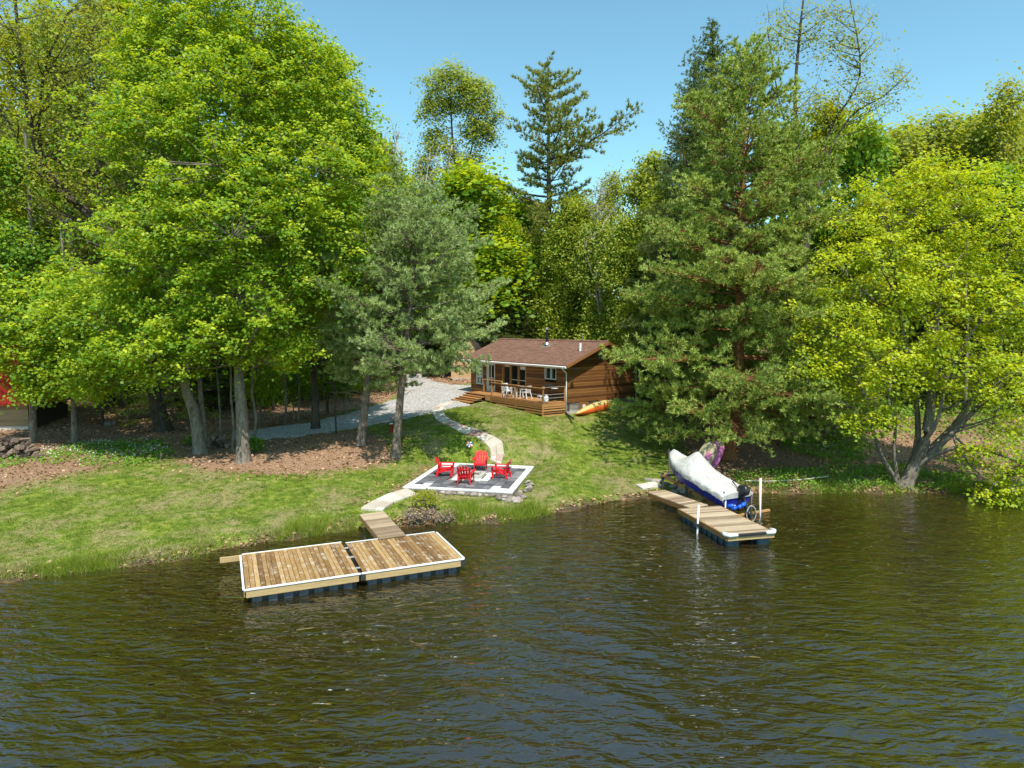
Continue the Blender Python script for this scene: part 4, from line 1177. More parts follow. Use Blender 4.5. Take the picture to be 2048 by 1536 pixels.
# openings on the front: (x0, x1, z0, z1)
OPEN = [(-2.22, -1.02, 4.56, 5.34), (-7.15, -4.28, 3.86, 5.36), (-9.12, -8.16, FZ, 5.30), (-10.62, -9.76, 3.66, 5.25)]
def spans(z0, z1, x0, x1):
    out = [(x0, x1)]
    for a, b, c, d in OPEN:
        if z1 > c + 0.02 and z0 < d - 0.02:
            nxt = []
            for p, q in out:
                if b <= p or a >= q: nxt.append((p, q)); continue
                if a > p: nxt.append((p, a))
                if b < q: nxt.append((b, q))
            out = nxt
    return out
# dark core walls set back behind the boards
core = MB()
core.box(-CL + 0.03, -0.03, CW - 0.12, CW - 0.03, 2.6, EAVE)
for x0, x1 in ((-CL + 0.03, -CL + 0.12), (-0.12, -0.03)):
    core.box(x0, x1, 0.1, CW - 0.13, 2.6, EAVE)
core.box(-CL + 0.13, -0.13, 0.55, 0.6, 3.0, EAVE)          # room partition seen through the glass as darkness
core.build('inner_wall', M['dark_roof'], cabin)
bh = 0.208
NB = 12
for k in range(NB):
    z0 = 3.13 + k * bh; z1 = z0 + bh
    for a, b in spans(z0, z1, -CL, 0.0):
        link('siding_board', boxmesh(b - a - 0.004, 0.045, bh + 0.014, M['cabin_board'], 0), None, cabin, ((a + b) / 2, -0.012, (z0 + z1) / 2), (R(13), 0, 0))
    for nm, x, yy in (('siding_board', 0.012, CW),):
        link(nm, boxmesh(CW, 0.045, bh + 0.014, M['cabin_board'], 0), None, cabin, (x, CW / 2, (z0 + z1) / 2), (R(13), 0, math.pi / 2))
    link('siding_board', boxmesh(CW, 0.045, bh + 0.014, M['cabin_board'], 0), None, cabin, (-CL - 0.012, CW / 2, (z0 + z1) / 2), (R(13), 0, -math.pi / 2))
# lowest boards left of the deck
for k in range(3):
    z0 = 3.13 - (k + 1) * bh
    link('siding_board', boxmesh(2.4, 0.045, bh + 0.014, M['cabin_board'], 0), None, cabin, (-CL + 1.2, -0.012, z0 + bh / 2), (R(13), 0, 0))
k = 0
z = 3.13 + NB * bh
while True:                                                # gable boards shrink to the apex
    zz = z + bh
    half = CW / 2 - (z + bh * 0.35 - EAVE) / SLOPE
    if half < 0.25: break
    for x, r_ in ((0.012, math.pi / 2), (-CL - 0.012, -math.pi / 2)):
        link('siding_board', boxmesh(2 * half, 0.045, bh + 0.014, M['cabin_board'], 0), None, cabin, (x, CW / 2, z + bh / 2), (R(13), 0, r_))
    z = zz
g = MB()
for x0, x1 in ((-0.10, -0.02), (-CL + 0.02, -CL + 0.10)):
    V = [(x0, 0.05, EAVE - 0.05), (x0, CW - 0.05, EAVE - 0.05), (x0, CW / 2, EAVE + CW / 2 * SLOPE), (x1, 0.05, EAVE - 0.05), (x1, CW - 0.05, EAVE - 0.05), (x1, CW / 2, EAVE + CW / 2 * SLOPE)]
    g.add(V, [(0, 1, 2), (5, 4, 3), (0, 3, 4, 1), (1, 4, 5, 2), (2, 5, 3, 0)])
g.build('gable_core', M['dark_roof'], cabin)
for x, y in ((0.02, -0.02), (-CL - 0.02, -0.02)):
    piece('corner_board', cabin, (0.10, 0.10, 2.42), (x, y, 3.10 + 1.21), M['cabin_board'])
# foundation
f = MB()
f.box(-CL + 0.05, -0.06, 0.06, 0.26, 1.6, 3.12)
f.box(-0.28, -0.03, 0.28, 1.08, 1.6, 3.12); f.box(-0.28, -0.03, 1.92, CW - 0.05, 1.6, 3.12)
f.box(-CL + 0.05, -0.3, CW - 0.3, CW - 0.06, 1.6, 3.11)
f.build('foundation', M['concrete'], cabin)
hatch = piece('cellar_hatch', cabin, (0.82, 0.05, 0.78), (-0.03, 1.50, 2.72), M['deck_wood'], (0, 0, math.pi / 2))
MB().box(-0.12, 0.12, -0.04, 0.0, -0.2, 0.2).build('vent', M['white_paint'], hatch, (0, -0.03, 0))
# roof: two slabs
OV = 0.58
th = 0.12
for s in (0, 1):
    y0, y1 = -OV, CW / 2
    z0 = EAVE + 0.08 - OV * SLOPE; z1 = EAVE + 0.08 + CW / 2 * SLOPE
    Ls = math.hypot(y1 - y0, z1 - z0); sl = math.atan2(z1 - z0, y1 - y0)
    mb = MB().box(-(CL + 1.25) / 2, (CL + 1.25) / 2, -Ls / 2, Ls / 2, 0, 0.045)
    yy = (y0 + y1) / 2; 
    if s: yy = CW - yy
    rf = mb.build('roof', M['shingle'], cabin, (-CL / 2, yy, (z0 + z1) / 2 + 0.08), (sl, 0, 0) if not s else (sl, 0, math.pi))
    MB().box(-(CL + 1.2) / 2, (CL + 1.2) / 2, -Ls / 2 + 0.02, Ls / 2 - 0.02, -0.10, -0.004).build('roof_deck', M['cabin_board'], rf)
    for x in (-(CL + 1.25) / 2 - 0.015, (CL + 1.25) / 2 + 0.015):
        MB().box(-0.015, 0.015, -Ls / 2, Ls / 2, -0.15, 0.035).build('barge_board', M['cabin_board'], rf, (x, 0, 0))
    MB().box(-(CL + 1.2) / 2, (CL + 1.2) / 2, -0.012, 0.012, -0.13, -0.0).build('fascia', M['cabin_board'], rf, (0, -Ls / 2 - 0.01, 0))
    if True:
        gt = MB(); gx0, gx1 = -(CL + 1.25) / 2, (CL + 1.25) / 2
        gt.box(gx0, gx1, -Ls / 2 - 0.13, -Ls / 2 - 0.025, -0.13, 0.0)
        gt.build('gutter', M['white_paint'], rf, bevel=0.012)
rz_ = EAVE + 0.08 + CW / 2 * SLOPE + 0.12

mb = MB(); mb.prism([(-(CL + 1.25) / 2, -0.14), ((CL + 1.25) / 2, -0.14), ((CL + 1.25) / 2, 0.14), (-(CL + 1.25) / 2, 0.14)], 0, 0.03)
link('ridge_cap', MB().loft([[(x, -0.15, -0.045), (x, 0, 0.03), (x, 0.15, -0.045), (x, 0.15, -0.06), (x, 0, 0.012), (x, -0.15, -0.06)] for x in (-(CL + 1.25) / 2, (CL + 1.25) / 2)]).mesh('ridge'), M['shingle'], cabin, (-CL / 2, CW / 2, rz_ + 0.03))
# downspouts
def spout(pts, nm='downspout', mat='white_paint', r=0.045): return MB().tube(pts, r, 7).build(nm, M[mat], cabin, smooth=True)
gz = EAVE - OV * SLOPE + 0.10
spout([(0.35, -OV - 0.08, gz), (0.33, -OV - 0.06, gz - 0.14), (0.10, -0.12, gz - 0.42), (0.10, -0.12, 4.0), (0.10, -0.12, 2.45)])
spout([(0.35, CW + OV, gz), (0.10, CW + 0.10, gz - 0.42), (0.10, CW + 0.1, 2.9)])
spout([(0.10, -0.14, 2.50), (0.6, -0.35, 2.42), (1.7, -0.9, 2.36)], 'drain_hose', 'black_plastic', 0.06)
# chimney pipe, vent, louvre, mast, wire bracket
def roof_at(x, y): return EAVE + 0.20 + min(y, CW - y) * SLOPE
ch = MB().lathe([(0.10, -0.1), (0.10, 0.62), (0.102, 0.64), (0.102, 1.12)], 12).build('chimney_pipe', M['black_plastic'], cabin, (-4.75, 2.2, roof_at(0, 2.2)), smooth=False)
MB().lathe([(0.13, 1.12), (0.15, 1.15), (0.15, 1.25), (0.05, 1.30)], 12).build('cap', M['metal'], ch)
MB().lathe([(0.22, 0.02), (0.20, 0.10), (0.12, 0.22)], 14).build('storm_collar', M['metal'], ch)
MB().box(-0.3, 0.3, -0.42, 0.30, -0.006, 0.012, Matrix.Rotation(R(22), 4, 'X')).build('flashing', M['metal'], ch)
v_ = MB().cyl((0, 0), 0.09, -0.1, 0.52, 10).build('vent_pipe', M['white_plastic'], cabin, (-0.45, 1.55, roof_at(0, 1.55)))
MB().tube([(-0.28, 0.0, 0.26), (0.28, 0, 0.22)], 0.015, 5).build('bracket', M['metal'], v_)
MB().box(-0.02, 0.03, -0.17, 0.17, -0.26, 0.26).build('gable_louver', M['metal'], cabin, (0.05, CW / 2 - 0.15, 6.18))
MB().tube([(0, 0, -0.3), (0, 0, 0.9)], 0.03, 6).tube([(-0.14, 0, 0.78), (0.16, 0, 0.9)], 0.02, 5).build('roof_mast', M['metal'], cabin, (-3.3, CW - 1.9, roof_at(0, CW - 1.9)))
MB().tube([(0, 0, 0), (0.9, 0.4, 0.05), (1.0, 0.4, -0.1)], 0.02, 5).build('wire_bracket', M['metal'], cabin, (0.1, 4.9, 5.6))
MB().box(-0.04, 0.10, -0.06, 0.06, -0.08, 0.06).box(-0.04, 0.10, 0.08, 0.20, -0.05, 0.08).build('flood_light', M['dark_metal'], cabin, (0.62, 0.1, 5.35))
# windows and door
def window(x0, x1, z0, z1, n, frame, fw=0.055, name='window'):
    wd = piece(name, cabin, (x1 - x0, 0.02, z1 - z0), ((x0 + x1) / 2, 0.10, (z0 + z1) / 2), M['glass'], (0, 0, 0), 0)
    hw, hh = (x1 - x0) / 2, (z1 - z0) / 2
    m = MB()
    m.box(-hw, hw, -0.16, 0.0, hh - fw, hh); m.box(-hw, hw, -0.16, 0.0, -hh, -hh + fw)
    m.box(-hw, -hw + fw, -0.16, 0, -hh + fw, hh - fw); m.box(hw - fw, hw, -0.16, 0, -hh + fw, hh - fw)
    for i in range(1, n):
        x = -hw + 2 * hw * i / n
        m.box(x - fw / 2, x + fw / 2, -0.15, 0.0, -hh + fw, hh - fw)
    m.build('frame', frame, wd)
    return wd
w1 = window(*OPEN[0], 2, M['white_paint'], 0.05)
MB().box(0.05, 0.5, 0.03, 0.04, -0.30, 0.30).build('curtain', M['curtain'], w1)
w2 = window(*OPEN[1], 3, M['deck_wood'], 0.085)
for a_, b_ in ((-0.39, 0.40), (0.55, 1.33)):
    MB().box(a_, b_, -0.08, -0.02, -0.36, -0.32).build('sash_rail', M['white_paint'], w2)
MB().box(-1.3, -0.6, -0.03, -0.015, 0.55, 0.66).box(0.6, 1.3, -0.03, -0.015, 0.42, 0.66).build('blind', M['white_paint'], w2)
w3 = window(OPEN[3][0], OPEN[3][1], 4.28, 5.25, 1, M['white_paint'], 0.05)
MB().box(-0.36, 0.36, -0.03, -0.015, -0.42, 0.42).build('blind', M['curtain'], w3)
window(OPEN[3][0], OPEN[3][1], 3.66, 4.27, 2, M['white_paint'], 0.06)
x0, x1, z0, z1 = OPEN[2]
door = piece('door', cabin, (x1 - x0 - 0.02, 0.05, z1 - z0), ((x0 + x1) / 2, 0.06, (z0 + z1) / 2), M['white_paint'], (0, 0, 0), 0.006)
MB().box(-0.30, 0.30, -0.05, -0.028, 0.0, 0.92).build('pane', M['glass'], door); MB().box(-0.30, 0.30, -0.05, -0.028, -0.62, -0.10).build('pane', M['glass'], door)
MB().box(-0.04, 0.04, -0.08, -0.052, -0.62, 0.92).build('door_rail', M['white_paint'], door)
MB().box(0.36, 0.40, -0.09, -0.03, -0.1, 0.02).build('handle', M['metal'], door)
fr = MB(); hw = (x1 - x0) / 2; hh = (z1 - z0) / 2
fr.box(-hw - 0.07, -hw, -0.12, 0.0, -hh, hh + 0.07); fr.box(hw, hw + 0.07, -0.12, 0.0, -hh, hh + 0.07); fr.box(-hw, hw, -0.12, 0, hh + 0.002, hh + 0.07)
fr.build('frame', M['white_paint'], door)
# deck
DX0, DX1, DD = -5.8, 0.0, 1.95
nb = 14
for k in range(nb):
    w_ = DD / nb
    link('deck_board', boxmesh(9.3, w_ - 0.008, 0.04, M['deck_wood'], 0.003), None, cabin, (-4.68, -0.06 - w_ * (k + 0.5), FZ - 0.02))
def gz_c(x, y):
    p = Matrix.Rotation(CR, 3, 'Z') @ Vector((x, y, 0)); return h1(CX + p.x, CY_ + p.y)
for k in range(7):                                         # slatted skirt
    zt = FZ - 0.05 - k * 0.160
    if k == 0: hh_ = 0.20
    else: hh_ = 0.092; zt -= 0.07
    for (a, b, ax_) in ((DX0, DX1, 'f'), (-DD - 0.04, -0.05, 'r')):
        if ax_ == 'f':
            lo = gz_c((a + b) / 2, -DD) 
            aa = a
            while aa < b and zt - hh_ < gz_c(aa, -DD) - 0.02: aa += 0.25
            if b - aa > 0.4: piece('skirt_board', cabin, (b - aa, 0.035, hh_), ((aa + b) / 2, -DD - 0.085, zt - hh_ / 2), M['deck_wood'])
        elif k < 6:
            piece('skirt_board', cabin, (b - a - 0.06, 0.035, hh_), (DX1 + 0.02, (a + b) / 2, zt - hh_ / 2), M['deck_wood'], (0, 0, math.pi / 2))
for x in (DX1 + 0.01, -2.9, DX0):
    piece('deck_post', cabin, (0.10, 0.10, 1.25), (x - 0.03, -DD - 0.02, FZ - 0.66), M['deck_wood'])
piece('skirt_board', cabin, (0.66, 0.035, 0.30), (DX0 - 0.34, -DD - 0.05, FZ - 0.20), M['deck_wood'])
MB().box(-9.3, -0.2, -DD + 0.1, -0.1, FZ - 0.90, FZ - 0.06).build('joist_shade_box', M['dark_roof'], cabin)  # dark box put in as painted shade behind the skirt gaps
# railing
RH = 0.92
for x in (DX1 - 0.04, -2.95, DX0 + 0.05):
    piece('rail_post', cabin, (0.09, 0.09, RH), (x, -DD + 0.02, FZ + RH / 2), M['deck_wood'])
piece('rail_post', cabin, (0.09, 0.09, RH), (DX1 - 0.04, -0.12, FZ + RH / 2), M['deck_wood'])
piece('hand_rail', cabin, (DX1 - DX0 + 0.1, 0.14, 0.045), ((DX0 + DX1) / 2, -DD + 0.02, FZ + RH + 0.023), M['deck_wood'])
piece('under_rail', cabin, (DX1 - DX0 - 0.15, 0.035, 0.10), ((DX0 + DX1) / 2, -DD + 0.02, FZ + RH - 0.07), M['deck_wood'])
piece('hand_rail', cabin, (DD - 0.1, 0.14, 0.045), (DX1 - 0.04, -DD / 2 + 0.0, FZ + RH + 0.07), M['grey_wood'], (0, 0, math.pi / 2))
for h in (0.30, 0.52):
    MB().tube([(-2.95, -DD + 0.02, FZ + h), (DX1 - 0.04, -DD + 0.02, FZ + h)], 0.014, 5).build('cable', M['wire'], cabin)
    MB().tube([(DX1 - 0.04, -DD + 0.02, FZ + h), (DX1 - 0.04, -0.12, FZ + h)], 0.014, 5).build('cable', M['wire'], cabin)
for x in (-8.55, -6.2):
    piece('rail_post', cabin, (0.09, 0.09, RH), (x, -0.75, FZ + RH / 2), M['deck_wood'])
piece('hand_rail', cabin, (2.5, 0.12, 0.05), (-7.4, -0.75, FZ + RH + 0.025), M['deck_wood'])
# steps
for k in range(4):
    zt = FZ - 0.02 - 0.10 * (k + 1); y = -DD - 0.10 - 0.33 * (k + 0.5)
    piece('step_tread', cabin, (2.5, 0.34, 0.045), (-7.65, y, zt), M['deck_wood'])
    piece('step_riser', cabin, (2.46, 0.03, 0.11), (-7.65, y - 0.14, zt - 0.08), M['deck_wood'])

# things on the deck
def cab(x, y, z=FZ): 
    p = Matrix.Rotation(CR, 3, 'Z') @ Vector((x, y, 0)); return Vector((CX + p.x, CY_ + p.y, z))
def monobloc(label, x, y, rz):
    c = thing('garden_chair', label, 'chair', cab(x, y), CR + rz, 'white chairs on the deck')
    MB().prism([(-0.22, -0.24), (0.22, -0.24), (0.20, 0.22), (-0.20, 0.22)], 0.41, 0.44).build('seat', M['white_plastic'], c, bevel=0.008)
    b = MB(); T = Matrix.Translation((0, 0.21, 0.43)) @ Matrix.Rotation(R(-13), 4, 'X')
    for k in range(5): b.box(-0.17 + k * 0.085 - 0.022, -0.17 + k * 0.085 + 0.022, -0.01, 0.01, 0.0, 0.40 - 0.02 * abs(k - 2), T)
    b.box(-0.22, 0.22, -0.015, 0.015, 0.38, 0.45, T); b.box(-0.235, -0.20, -0.015, 0.015, 0, 0.40, T); b.box(0.20, 0.235, -0.015, 0.015, 0, 0.40, T)
    b.build('backrest', M['white_plastic'], c, bevel=0.004)
    for sx in (-1, 1):
        MB().box(-0.03, 0.03, -0.24, 0.26, 0.62, 0.65).build('armrest', M['white_plastic'], c, (sx * 0.27, 0, 0), None, 0.008)
        MB().tube([(sx * 0.29, -0.28, 0), (sx * 0.26, -0.22, 0.63)], 0.028, 6).build('leg', M['white_plastic'], c)
        MB().tube([(sx * 0.26, 0.34, 0), (sx * 0.22, 0.20, 0.44)], 0.028, 6).build('leg', M['white_plastic'], c)
    return c
monobloc('white plastic chair left of the deck table, seen from its side', -5.25, -1.05, R(75))
monobloc('white plastic chair in front of the deck table with its back to the lawn', -4.55, -1.45, R(180))
monobloc('white plastic chair right of the deck table by the middle rail post', -3.05, -1.0, R(-80))
tb = thing('garden_table', 'round white plastic table on the cabin deck', 'table', cab(-4.1, -0.85), CR)
MB().lathe([(0.50, 0.69), (0.50, 0.72), (0.02, 0.725)], 20).build('table_top', M['white_plastic'], tb)
for k in range(4):
    q = k * math.pi / 2 + 0.6
    MB().tube([(0.36 * math.cos(q), 0.36 * math.sin(q), 0), (0.26 * math.cos(q), 0.26 * math.sin(q), 0.69)], 0.03, 6).build('leg', M['white_plastic'], tb)
tag(MB().lathe([(0.10, 0), (0.13, 0.06), (0.06, 0.10)], 12).build('bowl', M['pink_plastic'], None, cab(-4.1, -0.85, FZ + 0.727)), 'small pink bowl on the white deck table', 'bowl')
stl = thing('stool', 'low white plastic stool at the front of the deck beside the gas bottle', 'stool', cab(-0.75, -1.55), CR)
MB().box(-0.19, 0.19, -0.15, 0.15, 0.36, 0.40).build('seat', M['white_plastic'], stl, bevel=0.01)
for sx in (-1, 1):
    for sy in (-1, 1): MB().tube([(sx * .17, sy * .13, 0), (sx * .15, sy * .11, 0.36)], 0.022, 6).build('leg', M['white_plastic'], stl)
gb = thing('gas_bottle', 'white propane bottle behind the corner rail post of the deck', 'gas bottle', cab(-0.32, -1.45), CR)
MB().lathe([(0.13, 0.02), (0.155, 0.08), (0.155, 0.34), (0.10, 0.42), (0.04, 0.44)], 14).build('tank', M['white_plastic'], gb, smooth=True)
MB().lathe([(0.09, 0.43), (0.10, 0.54), (0.085, 0.54)], 12).build('collar', M['white_plastic'], gb)
gr = thing('barbecue', 'black gas barbecue on a wheeled cart at the right end of the deck', 'barbecue', cab(-0.95, -0.62), CR)
rings = []
for x in (-0.30, -0.28, 0.28, 0.30):
    s_ = 0.8 if abs(x) > 0.29 else 1
    rings.append([(x, 0.24 * s_ * math.cos(q), 0.92 + 0.20 * s_ * max(-0.35, math.sin(q))) for q in [i * 2 * math.pi / 14 for i in range(14)]])
MB().loft(rings).build('lid', M['black_plastic'], gr, smooth=False)
MB().box(-0.27, 0.27, -0.20, 0.20, 0.74, 0.86).build('firebox', M['black_plastic'], gr, bevel=0.02)
for sx in (-1, 1):
    MB().box(-0.14, 0.14, -0.18, 0.18, 0.84, 0.87).build('side_shelf', M['white_plastic'], gr, (sx * 0.47, 0, 0))
    for sy in (-1, 1): MB().tube([(sx * 0.28, sy * 0.18, 0.03), (sx * 0.26, sy * 0.17, 0.76)], 0.018, 6).build('leg', M['dark_metal'], gr)
MB().box(-0.28, 0.28, -0.17, 0.17, 0.18, 0.21).build('shelf', M['dark_metal'], gr)
for sy in (-1, 1):
    MB().tube([(-0.31, sy * 0.19 - 0.02, 0.09), (-0.31, sy * 0.19 + 0.02, 0.09)], 0.09, 12).build('wheel', M['white_plastic'], gr)
mt = piece('door_mat', None, (0.9, 0.5, 0.02), cab(-8.6, -0.45, FZ + 0.012), M['dark_roof'], (0, 0, CR)); tag(mt, 'dark mat on the deck at the white cabin door', 'mat')
# canoe on its side against the foundation
tip, far = at(1160.5, 826, 43.0), at(1243, 800, 46.6)
dv = far - tip; LC = dv.xy.length
can = thing('canoe', 'cream and orange canoe lying on its side below the cabin gable wall', 'canoe', (tip.x, tip.y, tip.z), math.atan2(dv.y, dv.x))
can.rotation_euler = (R(-106), -math.atan2(dv.z, LC), math.atan2(dv.y, dv.x))
def canoe_rings(f0, f1, th_):
    rg = []
    for i in range(25):
        s = i / 24; w_ = 0.37 * max(0.02, math.sin(math.pi * s)) ** 0.62; dz = 0.18 * (2 * abs(s - 0.5)) ** 3
        ring = []
        for j in range(9):
            q = math.pi * (f0 + (f1 - f0) * j / 8)
            ring.append((s * LC, -w_ * math.cos(q), 0.30 + dz - 0.36 * math.sin(q) ** 0.8))
        for j in range(8, -1, -1):
            q = math.pi * (f0 + (f1 - f0) * j / 8)
            ring.append((s * LC, -(w_ - th_) * math.cos(q), 0.30 + dz - (0.36 - th_) * math.sin(q) ** 0.8))
        rg.append(ring)
    return rg
MB().loft(canoe_rings(0.0, 0.44, 0.02)).build('hull_side', M['canoe_cream'], can, smooth=True)
MB().loft(canoe_rings(0.44, 1.0, 0.02)).build('hull_side', M['canoe_orange'], can, smooth=True)
for i in (7, 12, 17):
    MB().box(-0.05, 0.05, -0.36, 0.36, 0.27, 0.30).build('thwart', M['deck_wood'], can, (i / 24 * LC, 0, 0))

# ------------------------------------------------------------------ small tan shed with steep roof, left of the cabin
sb = at_z(931, 757, 3.4)
SZ = h1(sb.x, sb.y)
shed = thing('steep_shed', 'tan plywood shed with a steep pointed gable behind the left end of the cabin', 'shed', (sb.x, sb.y, SZ), R(-12))
sh_h = 8 - (678 - 655) / F_PX * sb.y - SZ
px_m = F_PX / sb.y
hw = 30 / px_m; 
prof = [(-hw, 0), (-hw, 1.15), (-hw * 0.35, sh_h - 0.5), (0.35 * hw, sh_h), (hw * 0.62, sh_h - 0.55), (hw * 1.15, 1.15), (hw * 1.15, 0)]
mb = MB(); n = len(prof)
V = [(x, 0, z) for x, z in prof] + [(x, 3.0, z) for x, z in prof]
mb.add(V, [tuple(range(n)), tuple(range(2 * n - 1, n - 1, -1))] + [(i, n + i, n + (i + 1) % n, (i + 1) % n) for i in range(n)])
mb.build('wall', M['shed_board'], shed)
rf = MB()
for (a, b) in zip(prof[1:-2], prof[2:-1]):
    rf.add([(a[0], -0.12, a[1]), (b[0], -0.12, b[1]), (b[0], 3.1, b[1]), (a[0], 3.1, a[1]), (a[0] * 1.05, -0.12, a[1] + 0.09), (b[0] * 1.05, -0.12, b[1] + 0.09), (b[0] * 1.05, 3.1, b[1] + 0.09), (a[0] * 1.05, 3.1, a[1] + 0.09)],
           [(0, 3, 2, 1), (4, 5, 6, 7), (0, 1, 5, 4), (1, 2, 6, 5), (2, 3, 7, 6), (3, 0, 4, 7)])
rf.build('roof', M['dark_roof'], shed)
MB().box(-hw * 0.9, hw, -0.03, -0.005, -0.2, 0.12).build('skid', M['concrete'], shed)

# ------------------------------------------------------------------ red cottage at the far left
rb = at_z(82, 862, 1.55)
ry, rx = rb.y, at(58, 850, rb.y).x
RB0 = h1(rx, ry)
def zrow(v): return 8 - (v - 655) / F_PX * ry
red = thing('red_cottage', 'red board cottage over a tan lower wall at the left edge of the wood', 'cottage', (rx, ry, 0), R(4))
zb, zm, zt = RB0 - 0.3, zrow(808), zrow(690) + 0.2
k = 0; z = zm
while z < zt:
    link('siding_board', boxmesh(7.0, 0.035, 0.175, M['red_board'], 0), None, red, (-3.5 + 0.75, -0.9, z + 0.085), (R(13), 0, 0))
    link('siding_board', boxmesh(5.2, 0.035, 0.175, M['red_board'], 0), None, red, (0.76, 1.7, z + 0.085), (R(13), 0, math.pi / 2))
    z += 0.17
MB().box(-6.2, 0.72, -0.87, 4.2, zm, zt).build('upper_core', M['dark_roof'], red)
MB().box(-6.2, 0.0, 0.02, 4.2, zb, zm - 0.01).build('lower_core', M['dark_roof'], red)
z = zb + 0.55
while z < zm - 0.1:
    link('siding_board', boxmesh(6.0, 0.03, 0.205, M['tan_board'], 0), None, red, (-3.0, -0.0, z + 0.1), (R(4), 0, 0)); z += 0.2
MB().box(-6.0, -0.02, -0.02, 0.01, zb, zb + 0.53).build('foundation', M['concrete'], red)
for x in (0.65, -2.6, -5.4):
    piece('post', red, (0.14, 0.14, zm - zb), (x, -0.8, (zm + zb) / 2), M['log_wood'])
rr_ = MB()
rr_.add([(-6.6, -1.5, zt - 0.1), (1.4, -1.5, zt - 0.1), (1.4, 1.8, zt + 1.6), (-6.6, 1.8, zt + 1.6), (-6.6, -1.5, zt + 0.05), (1.4, -1.5, zt + 0.05), (1.4, 1.8, zt + 1.75), (-6.6, 1.8, zt + 1.75)],
       [(0, 3, 2, 1), (4, 5, 6, 7), (0, 1, 5, 4), (1, 2, 6, 5), (2, 3, 7, 6), (3, 0, 4, 7)])
rr_.add([(-6.6, 1.82, zt + 1.6), (1.4, 1.82, zt + 1.6), (1.4, 5.0, zt - 0.1), (-6.6, 5.0, zt - 0.1), (-6.6, 1.82, zt + 1.75), (1.4, 1.82, zt + 1.75), (1.4, 5.0, zt + 0.05), (-6.6, 5.0, zt + 0.05)],
       [(0, 3, 2, 1), (4, 5, 6, 7), (0, 1, 5, 4), (1, 2, 6, 5), (2, 3, 7, 6), (3, 0, 4, 7)])
rr_.build('roof', M['dark_roof'], red)

# woodpiles: every log a part
def woodpile(label, u0, u1, v, rows, seed, ry_=0.0):
    a, b = gp(u0, v), gp(u1, v)
    w_ = thing('woodpile', label, 'woodpile', a, math.atan2(b.y - a.y, b.x - a.x))
    L = (b - a).xy.length; r_ = random.Random(seed)
    lm = []
    for q in range(4):
        rad = (0.10, 0.13, 0.085, 0.11)[q]
        mb = MB(); mb.tube([(-0.22 - 0.05 * q, 0, 0), (0.24, 0.01, 0)], [rad, rad * 0.93], (6, 7, 5, 4)[q]); me = mb.mesh('log'); me.materials.append(M['log_wood']); lm.append(me)
    z = 0.09
    for row in range(rows):
        x = 0.05 + row * 0.12
        while x < L - row * 0.14:
            h = h1(*(w_.matrix_basis @ Vector((x, 0, 0))).xy) - a.z
            link('log', lm[r_.randrange(4)], None, w_, (x, r_.uniform(-0.12, 0.12), h + z + r_.uniform(-.03, .03)), (r_.uniform(-.3, .3), r_.uniform(-.25, .25), math.pi / 2 + r_.uniform(-.5, .5)))
            x += r_.uniform(0.17, 0.25)
        z += 0.16
    return w_
woodpile('long tumbled pile of dark split firewood by the red cottage', -40, 84, 915, 6, 1)
woodpile('small heap of split firewood behind the twin grey maple trunks', 416, 462, 893, 4, 2)
# ------------------------------------------------------------------ trees
def blob(base, u, v, Y, ru, rv, rd=None):
    c = at(u, v, Y) - base
    s = Y / F_PX
    return (tuple(c), (ru * s, (rd if rd else ru * 0.85) * s, rv * s))
def stem(base, pts, r0, r1):
    """pts: (u, v, Y)"""
    P = [Vector((0, 0, -0.25))] + [at(*p) - base for p in pts]
    n = len(P)
    # smooth
    Q = []
    for i in range(n - 1):
        p0, p1, p2, p3 = P[max(i - 1, 0)], P[i], P[i + 1], P[min(i + 2, n - 1)]
        for k in range(4):
            t = k / 4
            Q.append(0.5 * ((2 * p1) + (p2 - p0) * t + (2 * p0 - 5 * p1 + 4 * p2 - p3) * t * t + (3 * p1 - p0 - 3 * p2 + p3) * t ** 3))
    Q.append(P[-1])
    m = len(Q)
    rad = [r0 + (r1 - r0) * (i / (m - 1)) ** 0.8 for i in range(m)]
    rad[0] *= 1.45; rad[1] *= 1.18
    return (Q, rad)

# --- big maples on the left
b = gp(487, 922)
w, f = leafy_tree(1, [stem(b, [(484, 830, b.y), (478, 740, b.y), (486, 560, b.y), (500, 380, b.y + .5), (512, 200, b.y + 1), (500, 40, b.y + 1)], 0.36, 0.06)],
    [blob(b, 500, 60, b.y + 1, 110, 110), blob(b, 590, 200, b.y + 1.2, 130, 140), blob(b, 450, 230, b.y, 150, 170), blob(b, 610, 370, b.y, 145, 140), blob(b, 480, 430, b.y - 1, 190, 130),
     blob(b, 640, 520, b.y, 110, 90), blob(b, 500, 590, b.y - 1, 150, 100), blob(b, 420, 670, b.y - .5, 130, 60), blob(b, 555, 690, b.y - .5, 90, 55)],
    1750, 44, 0.168, clump=(0.29, 0.12), n_limb=46, limb_r=0.10, shell=0.4)
plant_tree('maple_tree', 'tall bright green maple rising from the thick pale trunk nearest the lawn', 'tree', b, w, f, M['grey_bark'], M['maple_leaf'])
b = gp(402, 906)
